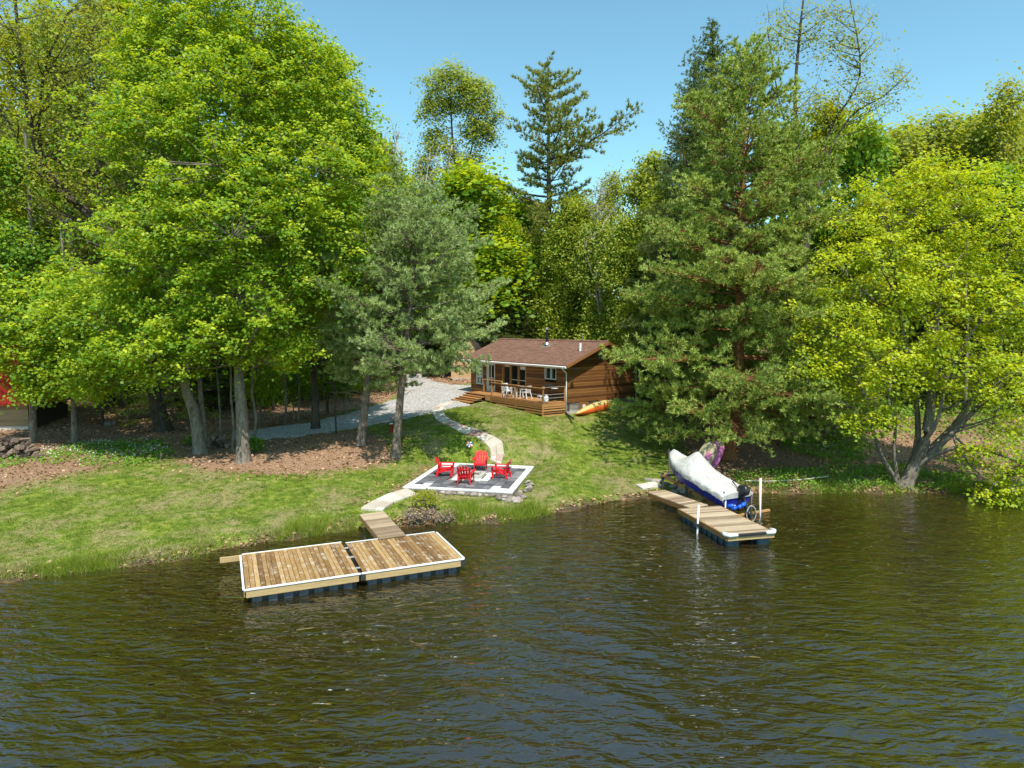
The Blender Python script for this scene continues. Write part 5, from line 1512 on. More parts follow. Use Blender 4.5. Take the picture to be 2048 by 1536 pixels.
w, f = leafy_tree(2, [stem(b, [(390, 830, b.y), (370, 770, b.y), (350, 640, b.y), (345, 450, b.y + .5), (350, 250, b.y + 1), (360, 60, b.y + 1)], 0.37, 0.06),
                      stem(b + Vector((0, 0, 0)), [(408, 870, b.y + .3), (402, 800, b.y + .6), (398, 700, b.y + 1), (402, 500, b.y + 1)], 0.24, 0.06)],
    [blob(b, 360, 40, b.y + 1, 110, 110), blob(b, 300, 160, b.y + 1, 90, 110), blob(b, 330, 280, b.y, 150, 130), blob(b, 335, 440, b.y, 80, 70), blob(b, 340, 500, b.y - 1, 170, 110),
     blob(b, 230, 610, b.y - 1.5, 130, 75), blob(b, 330, 690, b.y - 1.5, 150, 70), blob(b, 210, 720, b.y - 1, 90, 55), blob(b, 180, 780, b.y - .5, 45, 22)],
    1500, 44, 0.168, clump=(0.29, 0.12), n_limb=44, limb_r=0.10, shell=0.4)
plant_tree('maple_tree', 'bright green maple with a leaning twin grey trunk left of the nearest maple', 'tree', b, w, f, M['grey_bark'], M['maple_leaf'])
b = gp(631, 858)
w, f = leafy_tree(3, [stem(b, [(630, 780, b.y), (625, 690, b.y), (630, 500, b.y), (650, 300, b.y), (640, 120, b.y)], 0.27, 0.05)],
    [blob(b, 630, 150, b.y, 85, 75), blob(b, 670, 250, b.y, 80, 110), blob(b, 705, 370, b.y, 62, 110), blob(b, 690, 480, b.y, 75, 90), blob(b, 640, 620, b.y, 90, 70), blob(b, 560, 110, b.y + 2, 60, 60)],
    1000, 44, 0.18, clump=(0.30, 0.12), n_limb=28, shell=0.4)
plant_tree('maple_tree', 'green maple with a dark trunk standing at the edge of the gravel drive', 'tree', b, w, f, M['dark_bark'], M['maple_leaf'])
b = gp(150, 884)
w, f = leafy_tree(4, [stem(b, [(148, 830, b.y), (145, 770, b.y), (138, 620, b.y), (120, 450, b.y)], 0.20, 0.05)],
    [blob(b, 90, 580, b.y, 100, 60), blob(b, 60, 620, b.y - 1, 90, 60), blob(b, 150, 640, b.y - 1, 120, 70), blob(b, 50, 700, b.y - 1, 100, 55), blob(b, 150, 740, b.y - 1, 90, 50), blob(b, 90, 770, b.y - 1, 60, 30)],
    800, 26, 0.20, clump=(0.32, 0.14), n_limb=28, twigs=0.8)
plant_tree('maple_tree', 'small light green maple in front of the red cottage', 'tree', b, w, f, M['grey_bark'], M['maple_leaf'])
b = gp(66, 884)
w, f = leafy_tree(5, [stem(b, [(66, 830, b.y), (64, 760, b.y), (70, 600, b.y), (60, 420, b.y), (50, 260, b.y)], 0.22, 0.06)],
    [blob(b, 0, 330, b.y, 50, 60), blob(b, 20, 500, b.y, 70, 60)], 260, 30, 0.20, n_limb=20, bare=1)
plant_tree('maple_tree', 'slender maple trunk in front of the red cottage, left of the small light green one', 'tree', b, w, f, M['grey_bark'], M['maple_leaf_dark'])
# leaning oak with dark limbs at the far left
b = gp(330, 850); b = Vector((at(300, 600, 41).x, 42.0, h1(at(300, 600, 41).x, 42.0)))
w, f = leafy_tree(6, [stem(b, [(290, 700, 41.5), (265, 530, 40.5), (180, 430, 40), (100, 360, 39.5), (62, 250, 39.5), (45, 140, 40), (30, 0, 40)], 0.44, 0.08),
                      stem(b, [(290, 700, 41.5), (265, 530, 40.5), (180, 430, 40), (90, 330, 39.5), (80, 220, 40), (95, 120, 40), (140, 20, 40)], 0.20, 0.05),
                      stem(b, [(290, 700, 41.5), (265, 530, 40.5), (180, 430, 40), (60, 330, 39), (20, 250, 39), (-20, 190, 39)], 0.18, 0.05)],
    [blob(b, 50, 60, 40, 120, 90), blob(b, 160, 90, 40, 100, 90), blob(b, 40, 200, 39.5, 110, 80), blob(b, 150, 240, 40, 90, 90), blob(b, 90, 380, 39, 110, 70)],
    420, 26, 0.15, clump=(0.5, 0.3), n_limb=50, limb_r=0.07, bare=2, twigs=0.9)
plant_tree('oak_tree', 'dark limbed oak leaning far to the left with sparse yellow green leaves', 'tree', b, w, f, M['dark_bark'], M['young_leaf'])

# --- white pines in the middle
def wp_prof(Rm): return lambda s, a: Rm * float(np.interp(s, [0, 0.14, 0.32, 0.55, 0.75, 0.9, 1], [0.72, 1.0, 0.93, 0.70, 0.46, 0.22, 0.04])) * (0.92 + 0.14 * math.sin(a * 3 + s * 9))
b = gp(790, 915); top = at(848, 355, b.y + .4) - b
tp_ = [(0, 0, -0.2), tuple(at(800, 800, b.y) - b), tuple(at(812, 690, b.y) - b), tuple(at(830, 520, b.y + .2) - b), tuple(top)]
w, f = pine_tree(11, top.z, (at(800, 745, b.y) - b).z, wp_prof(4.5), tp_, 0.235, whorl=0.62, per_whorl=5, curve=lambda s: (-0.05 + 0.35 * s, 0.22), sub=0.26, sub_len=0.40, tuft=0.16, k=14, L=0.22, W=0.052,
                 bare_in=0.22, spread=0.5, tuft_up=0.5, flat=0.18, jitter=0.22, dead=6)
plant_tree('white_pine', 'soft grey green white pine leaning right, its trunk nearest the patio', 'tree', b, w, f, M['pine_bark'], M['white_pine_needle'], crown='needles')
b = gp(720, 891); top = at(790, 318, b.y) - b
tp_ = [(0, 0, -0.2), tuple(at(733, 780, b.y) - b), tuple(at(745, 650, b.y) - b), tuple(at(770, 480, b.y) - b), tuple(top)]
w, f = pine_tree(12, top.z, (at(735, 770, b.y) - b).z, wp_prof(2.8), tp_, 0.24, whorl=0.7, per_whorl=5, curve=lambda s: (-0.02 + 0.35 * s, 0.15), sub=0.34, sub_len=0.42, tuft=0.17, k=14, L=0.22, W=0.055,
                 bare_in=0.25, spread=0.5, tuft_up=0.5, flat=0.18, dead=8)
plant_tree('white_pine', 'narrower dark white pine standing just left of the leaning one', 'tree', b, w, f, M['pine_bark'], M['white_pine_needle'], crown='needles')

# --- Scots pine on the right
b = gp(1456, 920)
top = at(1492, 85, b.y + 1) - b
tp_ = [(0, 0, -0.2), tuple(at(1462, 860, b.y) - b), tuple(at(1478, 780, b.y) - b), tuple(at(1478, 640, b.y) - b), tuple(at(1482, 450, b.y + .4) - b), tuple(at(1488, 250, b.y + .8) - b), tuple(top)]
def sp_prof(s, a):
    base_ = np.interp(s, [0, 0.08, 0.2, 0.35, 0.55, 0.75, 0.9, 1.0], [5.8, 7.0, 6.7, 5.8, 4.6, 3.3, 1.9, 0.5])
    near_cabin = max(0.0, math.cos(a - 2.3)) ** 2
    return float(base_) * (0.86 + 0.20 * math.sin(a * 2.3 + s * 14)) * (1 - 0.12 * near_cabin)
w, f = pine_tree(13, top.z, (at(1470, 838, b.y) - b).z, sp_prof, tp_, 0.34, whorl=0.62, per_whorl=5, curve=lambda s: (-0.16 + 0.7 * s, 0.06), sub=0.28, sub_len=0.30, tuft=0.18, k=13, L=0.24, W=0.07,
                 bare_in=0.29, spread=0.62, limb_r=0.058, tuft_up=0.6, flat=0.28, jitter=0.13, dead=26)
plant_tree('scots_pine', 'huge broad pine with red brown limbs behind the covered boat', 'tree', b, w, f, M['red_bark'], M['scots_pine_needle'], crown='needles')
b = gp(1424, 872)
w, f = leafy_tree(14, [stem(b, [(1424, 820, b.y), (1420, 740, b.y), (1410, 600, b.y)], 0.2, 0.05)], [blob(b, 1410, 620, b.y, 60, 70)], 50, 30, 0.2, n_limb=8)
plant_tree('poplar_tree', 'grey trunk half hidden behind the broad pine', 'tree', b, w, f, M['grey_bark'], M['maple_leaf_dark'])

# --- waterside maple on the right
b = at_z(1806, 978, 0.05); b.y += 0.1
Y = b.y
def S(pts, r0, r1): return stem(b, pts, r0, r1)
w, f = leafy_tree(15, [
    S([(1825, 940, Y), (1850, 880, Y), (1862, 800, Y), (1868, 700, Y), (1880, 560, Y + .3), (1885, 420, Y + .5)], 0.40, 0.06),
    S([(1825, 940, Y), (1870, 900, Y - .3), (1930, 840, Y - .6), (1990, 780, Y - .8), (2060, 700, Y - 1)], 0.24, 0.06),
    S([(1825, 940, Y), (1865, 895, Y), (1925, 830, Y + .3), (1960, 740, Y + .5), (2000, 600, Y + .8), (2020, 450, Y + 1)], 0.26, 0.06),
    S([(1822, 945, Y), (1880, 905, Y - .8), (1950, 895, Y - 1.6), (2040, 925, Y - 2.4), (2110, 960, Y - 3)], 0.17, 0.04),
    S([(1818, 945, Y), (1835, 880, Y + .4), (1832, 800, Y + .8), (1810, 690, Y + 1), (1790, 560, Y + 1.2), (1775, 430, Y + 1.2)], 0.22, 0.05),
    S([(1788, 955, Y), (1765, 915, Y - .3), (1745, 860, Y - .6), (1733, 800, Y - .8), (1700, 730, Y - 1)], 0.15, 0.04),
    S([(1795, 960, Y), (1788, 900, Y), (1790, 840, Y), (1770, 760, Y), (1720, 660, Y)], 0.13, 0.04),
    S([(1825, 940, Y), (1845, 890, Y - .5), (1875, 840, Y - 1), (1900, 740, Y - 1.4), (1960, 640, Y - 1.6)], 0.18, 0.04)],
    [blob(b, 1900, 380, Y + 1, 110, 70), blob(b, 1800, 430, Y + 1, 105, 85), blob(b, 1970, 470, Y, 130, 90), blob(b, 1770, 560, Y, 120, 90), blob(b, 1700, 500, Y + 1, 70, 70), blob(b, 1900, 600, Y - .5, 150, 95),
     blob(b, 2050, 600, Y, 110, 140), blob(b, 1680, 640, Y, 85, 70), blob(b, 1760, 720, Y - .5, 130, 75), blob(b, 1920, 740, Y - 1, 110, 60), blob(b, 2040, 780, Y - 1.5, 100, 70), blob(b, 1735, 825, Y - 1, 62, 36), blob(b, 1640, 730, Y - .5, 62, 35),
     blob(b, 1990, 985, Y - 2.6, 60, 26), blob(b, 2060, 960, Y - 2.6, 75, 55), blob(b, 2050, 880, Y - 2.4, 80, 40), blob(b, 1940, 910, Y - 1.5, 45, 24)],
    1150, 38, 0.158, clump=(0.30, 0.13), n_limb=70, limb_r=0.075, twigs=0.8, front=0.6)
plant_tree('maple_tree', 'many stemmed yellow green maple leaning over the water on the right bank', 'tree', b, w, f, M['grey_bark'], M['lime_leaf'])

# --- tall trees against the sky
def ground_pt(u, Y):
    x = (u - 1024) / F_PX * Y
    return Vector((x, Y, h1(x, Y)))
b = ground_pt(1095, 68); top = at(1096, 122, 69) - b
def ep_prof(s, a):
    return float(np.interp(s, [0, 0.12, 0.3, 0.5, 0.7, 0.88, 1], [3.2, 4.8, 4.7, 4.9, 4.2, 2.2, 0.6])) * (0.75 + 0.45 * math.sin(a * 1.7 + s * 17))
w, f = pine_tree(16, top.z, top.z * 0.36, ep_prof, [(0, 0, 0), (0.1, 0, top.z * .5), tuple(top)], 0.42, whorl=1.0, per_whorl=5, curve=lambda s: (0.0 + 0.25 * s, 0.28), sub=0.42, sub_len=0.28, tuft=0.26, k=14, L=0.40, W=0.085,
                 bare_in=0.35, spread=0.5, limb_r=0.08, tuft_up=0.9, flat=0.2, jitter=0.3, dead=4)
plant_tree('white_pine', 'very tall dark pine with upswept tiers rising behind the cabin roof', 'tree', b, w, f, M['dark_bark'], M['far_pine_needle'], crown='needles')
b = ground_pt(925, 72)
w, f = leafy_tree(17, [stem(b, [(925, 550, 72), (918, 400, 72), (905, 280, 72), (900, 150, 72)], 0.30, 0.05), stem(b, [(925, 550, 72), (922, 400, 72), (945, 290, 72), (965, 200, 72)], 0.2, 0.05)],
    [blob(b, 905, 175, 72, 52, 42), blob(b, 955, 205, 72, 45, 45), blob(b, 875, 215, 72, 38, 30), blob(b, 960, 265, 72, 38, 36), blob(b, 880, 290, 72, 36, 45), blob(b, 930, 340, 72, 40, 40)],
    420, 44, 0.24, clump=(0.5, 0.3), n_limb=40, limb_r=0.06, twigs=0.9, bare=1, shell=0.3)
plant_tree('oak_tree', 'rounded olive topped oak standing against the sky left of the tall pine', 'tree', b, w, f, M['dark_bark'], M['olive_leaf'])
b = ground_pt(1612, 46)
w, f = leafy_tree(18, [stem(b, [(1610, 500, 46), (1598, 330, 46), (1590, 200, 46), (1600, 60, 46), (1612, -40, 46)], 0.26, 0.04),
                       stem(b, [(1615, 500, 46), (1640, 340, 46), (1665, 250, 46), (1720, 150, 46), (1700, 0, 46)], 0.17, 0.03),
                       stem(b, [(1615, 500, 46), (1650, 330, 46), (1700, 235, 46), (1770, 190, 46), (1822, 140, 46)], 0.15, 0.02),
                       stem(b, [(1610, 500, 46), (1596, 330, 46), (1560, 210, 46), (1535, 60, 46)], 0.13, 0.03)],
    [blob(b, 1560, 70, 46, 50, 70), blob(b, 1640, 60, 46, 60, 70), blob(b, 1700, 100, 46, 60, 90), blob(b, 1620, 220, 46, 80, 70), blob(b, 1790, 170, 46, 36, 40), blob(b, 1740, 200, 46, 50, 40)],
    340, 14, 0.17, clump=(0.45, 0.35), n_limb=110, limb_r=0.045, twigs=1.0, bare=4, shell=0.1, twig_r=0.009)
plant_tree('ash_tree', 'tall open ash with nearly bare dark twigs above the broad pine', 'tree', b, w, f, M['dark_bark'], M['young_leaf'])
# spruces left of the Scots pine
def cone(Rm, p=0.68): return lambda s, a: Rm * (1 - s) ** p * (0.85 + 0.2 * math.sin(a * 3 + s * 20)) + 0.15
b = ground_pt(1425, 50); top = at(1425, 40, 50) - b
w, f = pine_tree(19, top.z, 2.0, cone(5.6), [(0, 0, 0), tuple(top)], 0.28, whorl=0.55, per_whorl=6, curve=lambda s: (-0.25 + 0.5 * s, 0.30), sub=0.30, sub_len=0.28, tuft=0.20, k=11, L=0.22, W=0.05,
                 bare_in=0.15, spread=0.6, tuft_up=0.15, flat=0.1, jitter=0.18)
spruce_w, spruce_f = w, f; SPH = top.z
plant_tree('spruce_tree', 'dark pointed spruce whose spire tops the broad pine on its left', 'tree', b, w, f, M['dark_bark'], M['spruce_needle'], crown='needles')
b = ground_pt(1368, 46)
t_ = plant_tree('spruce_tree', 'second dark spruce beside the spire, just left of the broad pine', 'tree', b, w, f, M['dark_bark'], M['spruce_needle'], rz=2.0, crown='needles')
sc_f = (at(1368, 130, 46) - b).z / SPH; t_.scale = (sc_f * 0.9, sc_f * 0.9, sc_f)

# --- prototypes for the wood behind, shared mesh data
def proto_leafy(seed, H, rx, z0, ncl, per, leaf, trunk, fork=False, **kw):
    rng = random.Random(seed)
    st = [([Vector((rng.uniform(-.3, .3) * i / 6, rng.uniform(-.3, .3) * i / 6, H * i / 7 * 0.97)) for i in range(8)], [trunk * (1 - i / 8.5) * (1.3 if i == 0 else 1) for i in range(8)])]
    bl = []
    for i in range(9):
        s = rng.uniform(0, 1); z = z0 + (H - z0) * (0.12 + 0.78 * s)
        rr = rx * (math.sin(math.pi * (0.18 + 0.72 * s)) ** 0.8); a = rng.uniform(0, 6.28); o = rx * 0.38 * (1 - 0.5 * s)
        bl.append(((o * math.cos(a), o * math.sin(a), z), (rr * 0.62, rr * 0.62, (H - z0) * 0.16)))
    bl.append(((0, 0, H * 0.88), (rx * 0.4, rx * 0.4, H * 0.11)))
    return leafy_tree(seed, st, bl, ncl, per, leaf, front=0.7, **kw)
PR = {}
PR['maple_a'] = (proto_leafy(31, 18, 4.2, 3.5, 420, 34, 0.33, 0.24, clump=(0.7, 0.33), n_limb=22), 18)
PR['maple_b'] = (proto_leafy(32, 20, 3.8, 5.0, 420, 34, 0.33, 0.24, clump=(0.7, 0.33), n_limb=22), 20)
PR['sparse'] = (proto_leafy(33, 20, 3.2, 5.0, 340, 30, 0.24, 0.16, clump=(0.55, 0.5), n_limb=50, bare=3, twigs=1.0, rise=1.3, limb_r=0.045, shell=0.15), 20)
PR['bare'] = (proto_leafy(34, 17, 2.8, 5.0, 130, 5, 0.2, 0.26, twig_r=0.05, clump=(0.4, 0.3), n_limb=36, bare=4, twigs=1.0, rise=1.4, limb_r=0.16, shell=0.15), 17)
PR['cedar'] = (proto_leafy(35, 15, 2.7, 1.0, 520, 46, 0.20, 0.2, clump=(0.40, 0.42), n_limb=18, up=0.4, twigs=0.3), 15)
PR['sapling'] = (proto_leafy(36, 9, 2.2, 1.6, 170, 26, 0.20, 0.07, clump=(0.5, 0.25), n_limb=18, twigs=0.9), 9)
PR['spruce'] = ((spruce_w, spruce_f), SPH)
w, f = pine_tree(37, 20, 6, lambda s, a: 3.6 * math.sin(math.pi * (0.15 + 0.8 * s)) * (0.8 + 0.3 * math.sin(a * 2 + s * 15)) + 0.3, [(0, 0, 0), (0.2, 0, 10), (0, 0, 20)], 0.26, whorl=0.8, per_whorl=5,
                 curve=lambda s: (0.1 + 0.3 * s, 0.2), sub=0.42, sub_len=0.32, tuft=0.27, k=12, L=0.34, W=0.075, bare_in=0.3, spread=0.5, tuft_up=0.8, flat=0.2)
PR['pine'] = ((w, f), 20)
_mats = {}
def retint(me, matname, barkname=None):
    k = (me.name, matname)
    if k not in _mats:
        c = me.copy(); c.materials.clear(); c.materials.append(M[matname]); _mats[k] = c
    return _mats[k]
NAMES = {'maple_a': ('maple_tree', 'tree'), 'maple_b': ('maple_tree', 'tree'), 'sparse': ('birch_tree', 'tree'), 'bare': ('birch_tree', 'tree'), 'cedar': ('cedar_tree', 'tree'),
         'sapling': ('maple_sapling', 'sapling'), 'spruce': ('spruce_tree', 'tree'), 'pine': ('pine_tree', 'tree')}
GR = {'maple_a': 'leafy trees of the wood behind', 'maple_b': 'leafy trees of the wood behind', 'sparse': 'thin birches of the wood behind', 'bare': 'bare birches of the wood behind', 'cedar': 'cedars of the wood behind',
      'sapling': 'saplings under the tall trees', 'spruce': 'dark spruces of the wood behind', 'pine': 'dark spruces of the wood behind'}
BARK = {'maple_a': 'grey_bark', 'maple_b': 'dark_bark', 'sparse': 'birch_bark', 'bare': 'birch_bark', 'cedar': 'pine_bark', 'sapling': 'grey_bark', 'spruce': 'dark_bark', 'pine': 'dark_bark'}
#  kind, u, Y, v_top, width factor, leaf material, lean (deg, + right), label
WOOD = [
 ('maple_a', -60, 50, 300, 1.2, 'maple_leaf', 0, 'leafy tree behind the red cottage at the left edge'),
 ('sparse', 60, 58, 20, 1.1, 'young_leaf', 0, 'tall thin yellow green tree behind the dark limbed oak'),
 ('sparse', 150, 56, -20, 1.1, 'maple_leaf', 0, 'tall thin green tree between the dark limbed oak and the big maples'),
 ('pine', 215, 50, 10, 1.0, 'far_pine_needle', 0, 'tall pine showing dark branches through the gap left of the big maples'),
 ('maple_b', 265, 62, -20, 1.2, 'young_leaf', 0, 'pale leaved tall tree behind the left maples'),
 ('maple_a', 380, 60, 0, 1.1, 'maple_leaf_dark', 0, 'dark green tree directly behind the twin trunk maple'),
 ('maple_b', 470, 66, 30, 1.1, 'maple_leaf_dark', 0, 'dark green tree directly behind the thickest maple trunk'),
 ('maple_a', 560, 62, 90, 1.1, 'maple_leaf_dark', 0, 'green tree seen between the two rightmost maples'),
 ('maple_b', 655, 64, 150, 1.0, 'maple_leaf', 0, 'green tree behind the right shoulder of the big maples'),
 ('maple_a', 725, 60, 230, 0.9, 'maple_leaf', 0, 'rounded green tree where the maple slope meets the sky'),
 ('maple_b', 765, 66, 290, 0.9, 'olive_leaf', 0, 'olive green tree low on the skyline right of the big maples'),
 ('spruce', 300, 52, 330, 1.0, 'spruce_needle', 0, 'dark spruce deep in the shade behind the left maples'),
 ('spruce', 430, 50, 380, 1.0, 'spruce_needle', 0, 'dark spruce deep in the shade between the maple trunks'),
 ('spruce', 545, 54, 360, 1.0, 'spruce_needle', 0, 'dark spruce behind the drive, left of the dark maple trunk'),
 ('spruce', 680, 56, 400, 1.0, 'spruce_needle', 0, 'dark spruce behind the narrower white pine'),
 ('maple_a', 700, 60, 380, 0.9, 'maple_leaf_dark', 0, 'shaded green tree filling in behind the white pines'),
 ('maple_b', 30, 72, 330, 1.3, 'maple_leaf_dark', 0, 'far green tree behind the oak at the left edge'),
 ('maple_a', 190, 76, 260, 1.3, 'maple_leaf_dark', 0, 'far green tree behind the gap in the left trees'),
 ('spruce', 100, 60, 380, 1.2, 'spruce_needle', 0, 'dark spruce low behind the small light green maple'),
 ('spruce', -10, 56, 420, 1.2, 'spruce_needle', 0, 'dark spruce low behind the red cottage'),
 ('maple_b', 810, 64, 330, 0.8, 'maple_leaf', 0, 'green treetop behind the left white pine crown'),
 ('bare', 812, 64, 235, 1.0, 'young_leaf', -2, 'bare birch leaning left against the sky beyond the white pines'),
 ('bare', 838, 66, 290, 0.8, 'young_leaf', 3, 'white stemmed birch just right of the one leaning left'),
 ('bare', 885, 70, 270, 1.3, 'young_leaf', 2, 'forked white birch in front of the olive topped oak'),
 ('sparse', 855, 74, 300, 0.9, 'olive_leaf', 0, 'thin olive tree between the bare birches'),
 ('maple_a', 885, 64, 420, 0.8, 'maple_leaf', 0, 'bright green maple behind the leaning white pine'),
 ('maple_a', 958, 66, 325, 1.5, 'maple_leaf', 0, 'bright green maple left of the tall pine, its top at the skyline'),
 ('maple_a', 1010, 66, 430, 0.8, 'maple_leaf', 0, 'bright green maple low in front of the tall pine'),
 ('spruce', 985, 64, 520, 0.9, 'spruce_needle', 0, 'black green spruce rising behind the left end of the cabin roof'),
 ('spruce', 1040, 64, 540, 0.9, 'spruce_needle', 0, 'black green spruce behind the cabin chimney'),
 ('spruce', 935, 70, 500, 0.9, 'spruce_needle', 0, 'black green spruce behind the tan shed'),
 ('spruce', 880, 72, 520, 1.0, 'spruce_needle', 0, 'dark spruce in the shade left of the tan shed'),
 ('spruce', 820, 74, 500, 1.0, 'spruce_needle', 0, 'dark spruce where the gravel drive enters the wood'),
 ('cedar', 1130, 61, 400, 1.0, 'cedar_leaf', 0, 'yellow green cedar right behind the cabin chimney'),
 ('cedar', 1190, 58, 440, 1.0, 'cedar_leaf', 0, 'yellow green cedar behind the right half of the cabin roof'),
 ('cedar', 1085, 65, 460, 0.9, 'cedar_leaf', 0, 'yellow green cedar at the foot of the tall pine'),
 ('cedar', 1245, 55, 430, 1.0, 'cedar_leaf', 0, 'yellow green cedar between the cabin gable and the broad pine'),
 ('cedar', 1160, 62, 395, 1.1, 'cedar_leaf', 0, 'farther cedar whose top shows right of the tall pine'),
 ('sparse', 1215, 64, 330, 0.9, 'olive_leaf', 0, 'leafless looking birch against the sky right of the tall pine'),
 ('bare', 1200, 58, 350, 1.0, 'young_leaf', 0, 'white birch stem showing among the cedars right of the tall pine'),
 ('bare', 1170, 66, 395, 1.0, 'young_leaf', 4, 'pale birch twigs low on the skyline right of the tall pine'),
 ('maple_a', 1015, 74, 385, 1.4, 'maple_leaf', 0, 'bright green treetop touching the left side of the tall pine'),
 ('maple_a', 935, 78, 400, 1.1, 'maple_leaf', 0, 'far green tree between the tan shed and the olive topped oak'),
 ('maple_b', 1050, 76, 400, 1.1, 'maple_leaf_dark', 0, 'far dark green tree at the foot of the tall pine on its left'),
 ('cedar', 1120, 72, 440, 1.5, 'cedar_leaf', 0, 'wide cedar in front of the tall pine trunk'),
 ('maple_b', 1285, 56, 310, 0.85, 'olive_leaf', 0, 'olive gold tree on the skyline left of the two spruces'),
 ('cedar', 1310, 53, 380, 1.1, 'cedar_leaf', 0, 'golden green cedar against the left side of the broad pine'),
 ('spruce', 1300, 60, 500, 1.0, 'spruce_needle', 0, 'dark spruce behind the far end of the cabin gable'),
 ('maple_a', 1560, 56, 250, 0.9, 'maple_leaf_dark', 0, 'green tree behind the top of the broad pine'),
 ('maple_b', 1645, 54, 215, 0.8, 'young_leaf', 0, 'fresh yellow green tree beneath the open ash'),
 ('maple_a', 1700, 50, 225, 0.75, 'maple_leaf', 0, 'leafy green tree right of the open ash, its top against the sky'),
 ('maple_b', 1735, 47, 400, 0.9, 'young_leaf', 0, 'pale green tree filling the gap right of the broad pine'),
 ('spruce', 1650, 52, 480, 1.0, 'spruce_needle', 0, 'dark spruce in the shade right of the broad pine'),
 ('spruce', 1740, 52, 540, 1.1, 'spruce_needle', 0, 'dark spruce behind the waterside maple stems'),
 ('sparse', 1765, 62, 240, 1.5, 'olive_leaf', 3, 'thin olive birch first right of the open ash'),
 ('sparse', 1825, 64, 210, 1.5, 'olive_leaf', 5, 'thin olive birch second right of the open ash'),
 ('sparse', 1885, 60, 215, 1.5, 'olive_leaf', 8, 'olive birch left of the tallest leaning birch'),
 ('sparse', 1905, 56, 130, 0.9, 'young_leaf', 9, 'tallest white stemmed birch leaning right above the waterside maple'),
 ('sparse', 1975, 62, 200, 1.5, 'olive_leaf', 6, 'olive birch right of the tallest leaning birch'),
 ('sparse', 2035, 58, 200, 1.5, 'olive_leaf', 8, 'olive birch at the right edge of the skyline'),
 ('sparse', 2090, 64, 180, 1.2, 'olive_leaf', 8, 'olive birch beyond the right edge of the skyline birches'),
 ('maple_b', 1790, 76, 262, 1.3, 'olive_leaf', 0, 'far olive tree behind the first thin birches on the right'),
 ('maple_a', 1865, 78, 245, 1.4, 'olive_leaf', 0, 'far olive tree left of the tallest leaning birch'),
 ('maple_b', 1945, 76, 240, 1.4, 'olive_leaf', 0, 'far olive tree right of the tallest leaning birch'),
 ('maple_a', 2025, 78, 235, 1.4, 'olive_leaf', 0, 'far olive tree at the right end of the skyline'),
 ('maple_a', 1850, 52, 330, 1.0, 'young_leaf', 0, 'pale green tree behind the crown of the waterside maple'),
 ('maple_b', 1960, 50, 330, 1.1, 'maple_leaf_dark', 0, 'dark green tree behind the right part of the waterside maple'),
 ('maple_a', 2060, 48, 400, 1.1, 'maple_leaf_dark', 0, 'dark green tree behind the waterside maple at the right edge'),
 ('spruce', 1850, 50, 560, 1.1, 'spruce_needle', 0, 'dark spruce low behind the waterside maple trunk'),
 ('spruce', 1970, 52, 560, 1.2, 'spruce_needle', 0, 'dark spruce low at the right behind the waterside maple'),
 ('sapling', 1625, 44, 540, 0.9, 'maple_leaf', 0, 'slim green sapling right of the broad pine crown'),
 ('sapling', 1675, 42, 590, 1.0, 'lime_leaf', 0, 'yellow green sapling between the broad pine and the waterside maple'),
 ('sapling', 1705, 43, 640, 0.9, 'maple_leaf', 0, 'short green sapling left of the waterside maple stems'),
 ('sapling', 1590, 42, 680, 0.9, 'maple_leaf', 0, 'low green sapling under the right side of the broad pine'),
 ('sapling', 250, 45, 640, 1.0, 'maple_leaf_dark', 0, 'shaded sapling behind the cut log on the left'),
 ('sapling', 585, 46, 650, 0.9, 'maple_leaf_dark', 0, 'shaded sapling behind the drive left of the dark maple trunk'),
 ('sapling', 515, 44, 660, 0.9, 'maple_leaf', 0, 'shaded sapling right behind the thickest maple trunk'),
 ('sapling', 690, 46, 660, 0.9, 'maple_leaf_dark', 0, 'shaded sapling on the bank above the drive'),
]
rt = random.Random(77)
for kind, u, Y, vt, wf, lm, lean, lab in WOOD:
    (w, f), H = PR[kind]
    if len(w.materials) == 0: w.materials.append(M[BARK[kind]])
    b = ground_pt(u, Y)
    hgt_ = (at(u, vt, Y) - b).z
    s = hgt_ / H
    sx = wf * (0.55 * s + 0.45)
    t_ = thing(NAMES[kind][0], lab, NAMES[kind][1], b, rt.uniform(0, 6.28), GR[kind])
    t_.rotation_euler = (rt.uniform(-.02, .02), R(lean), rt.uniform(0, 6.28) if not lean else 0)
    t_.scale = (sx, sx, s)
    link('trunk', w, None, t_); link('needles' if kind in ('spruce', 'pine') else 'crown', retint(f, lm), None, t_)
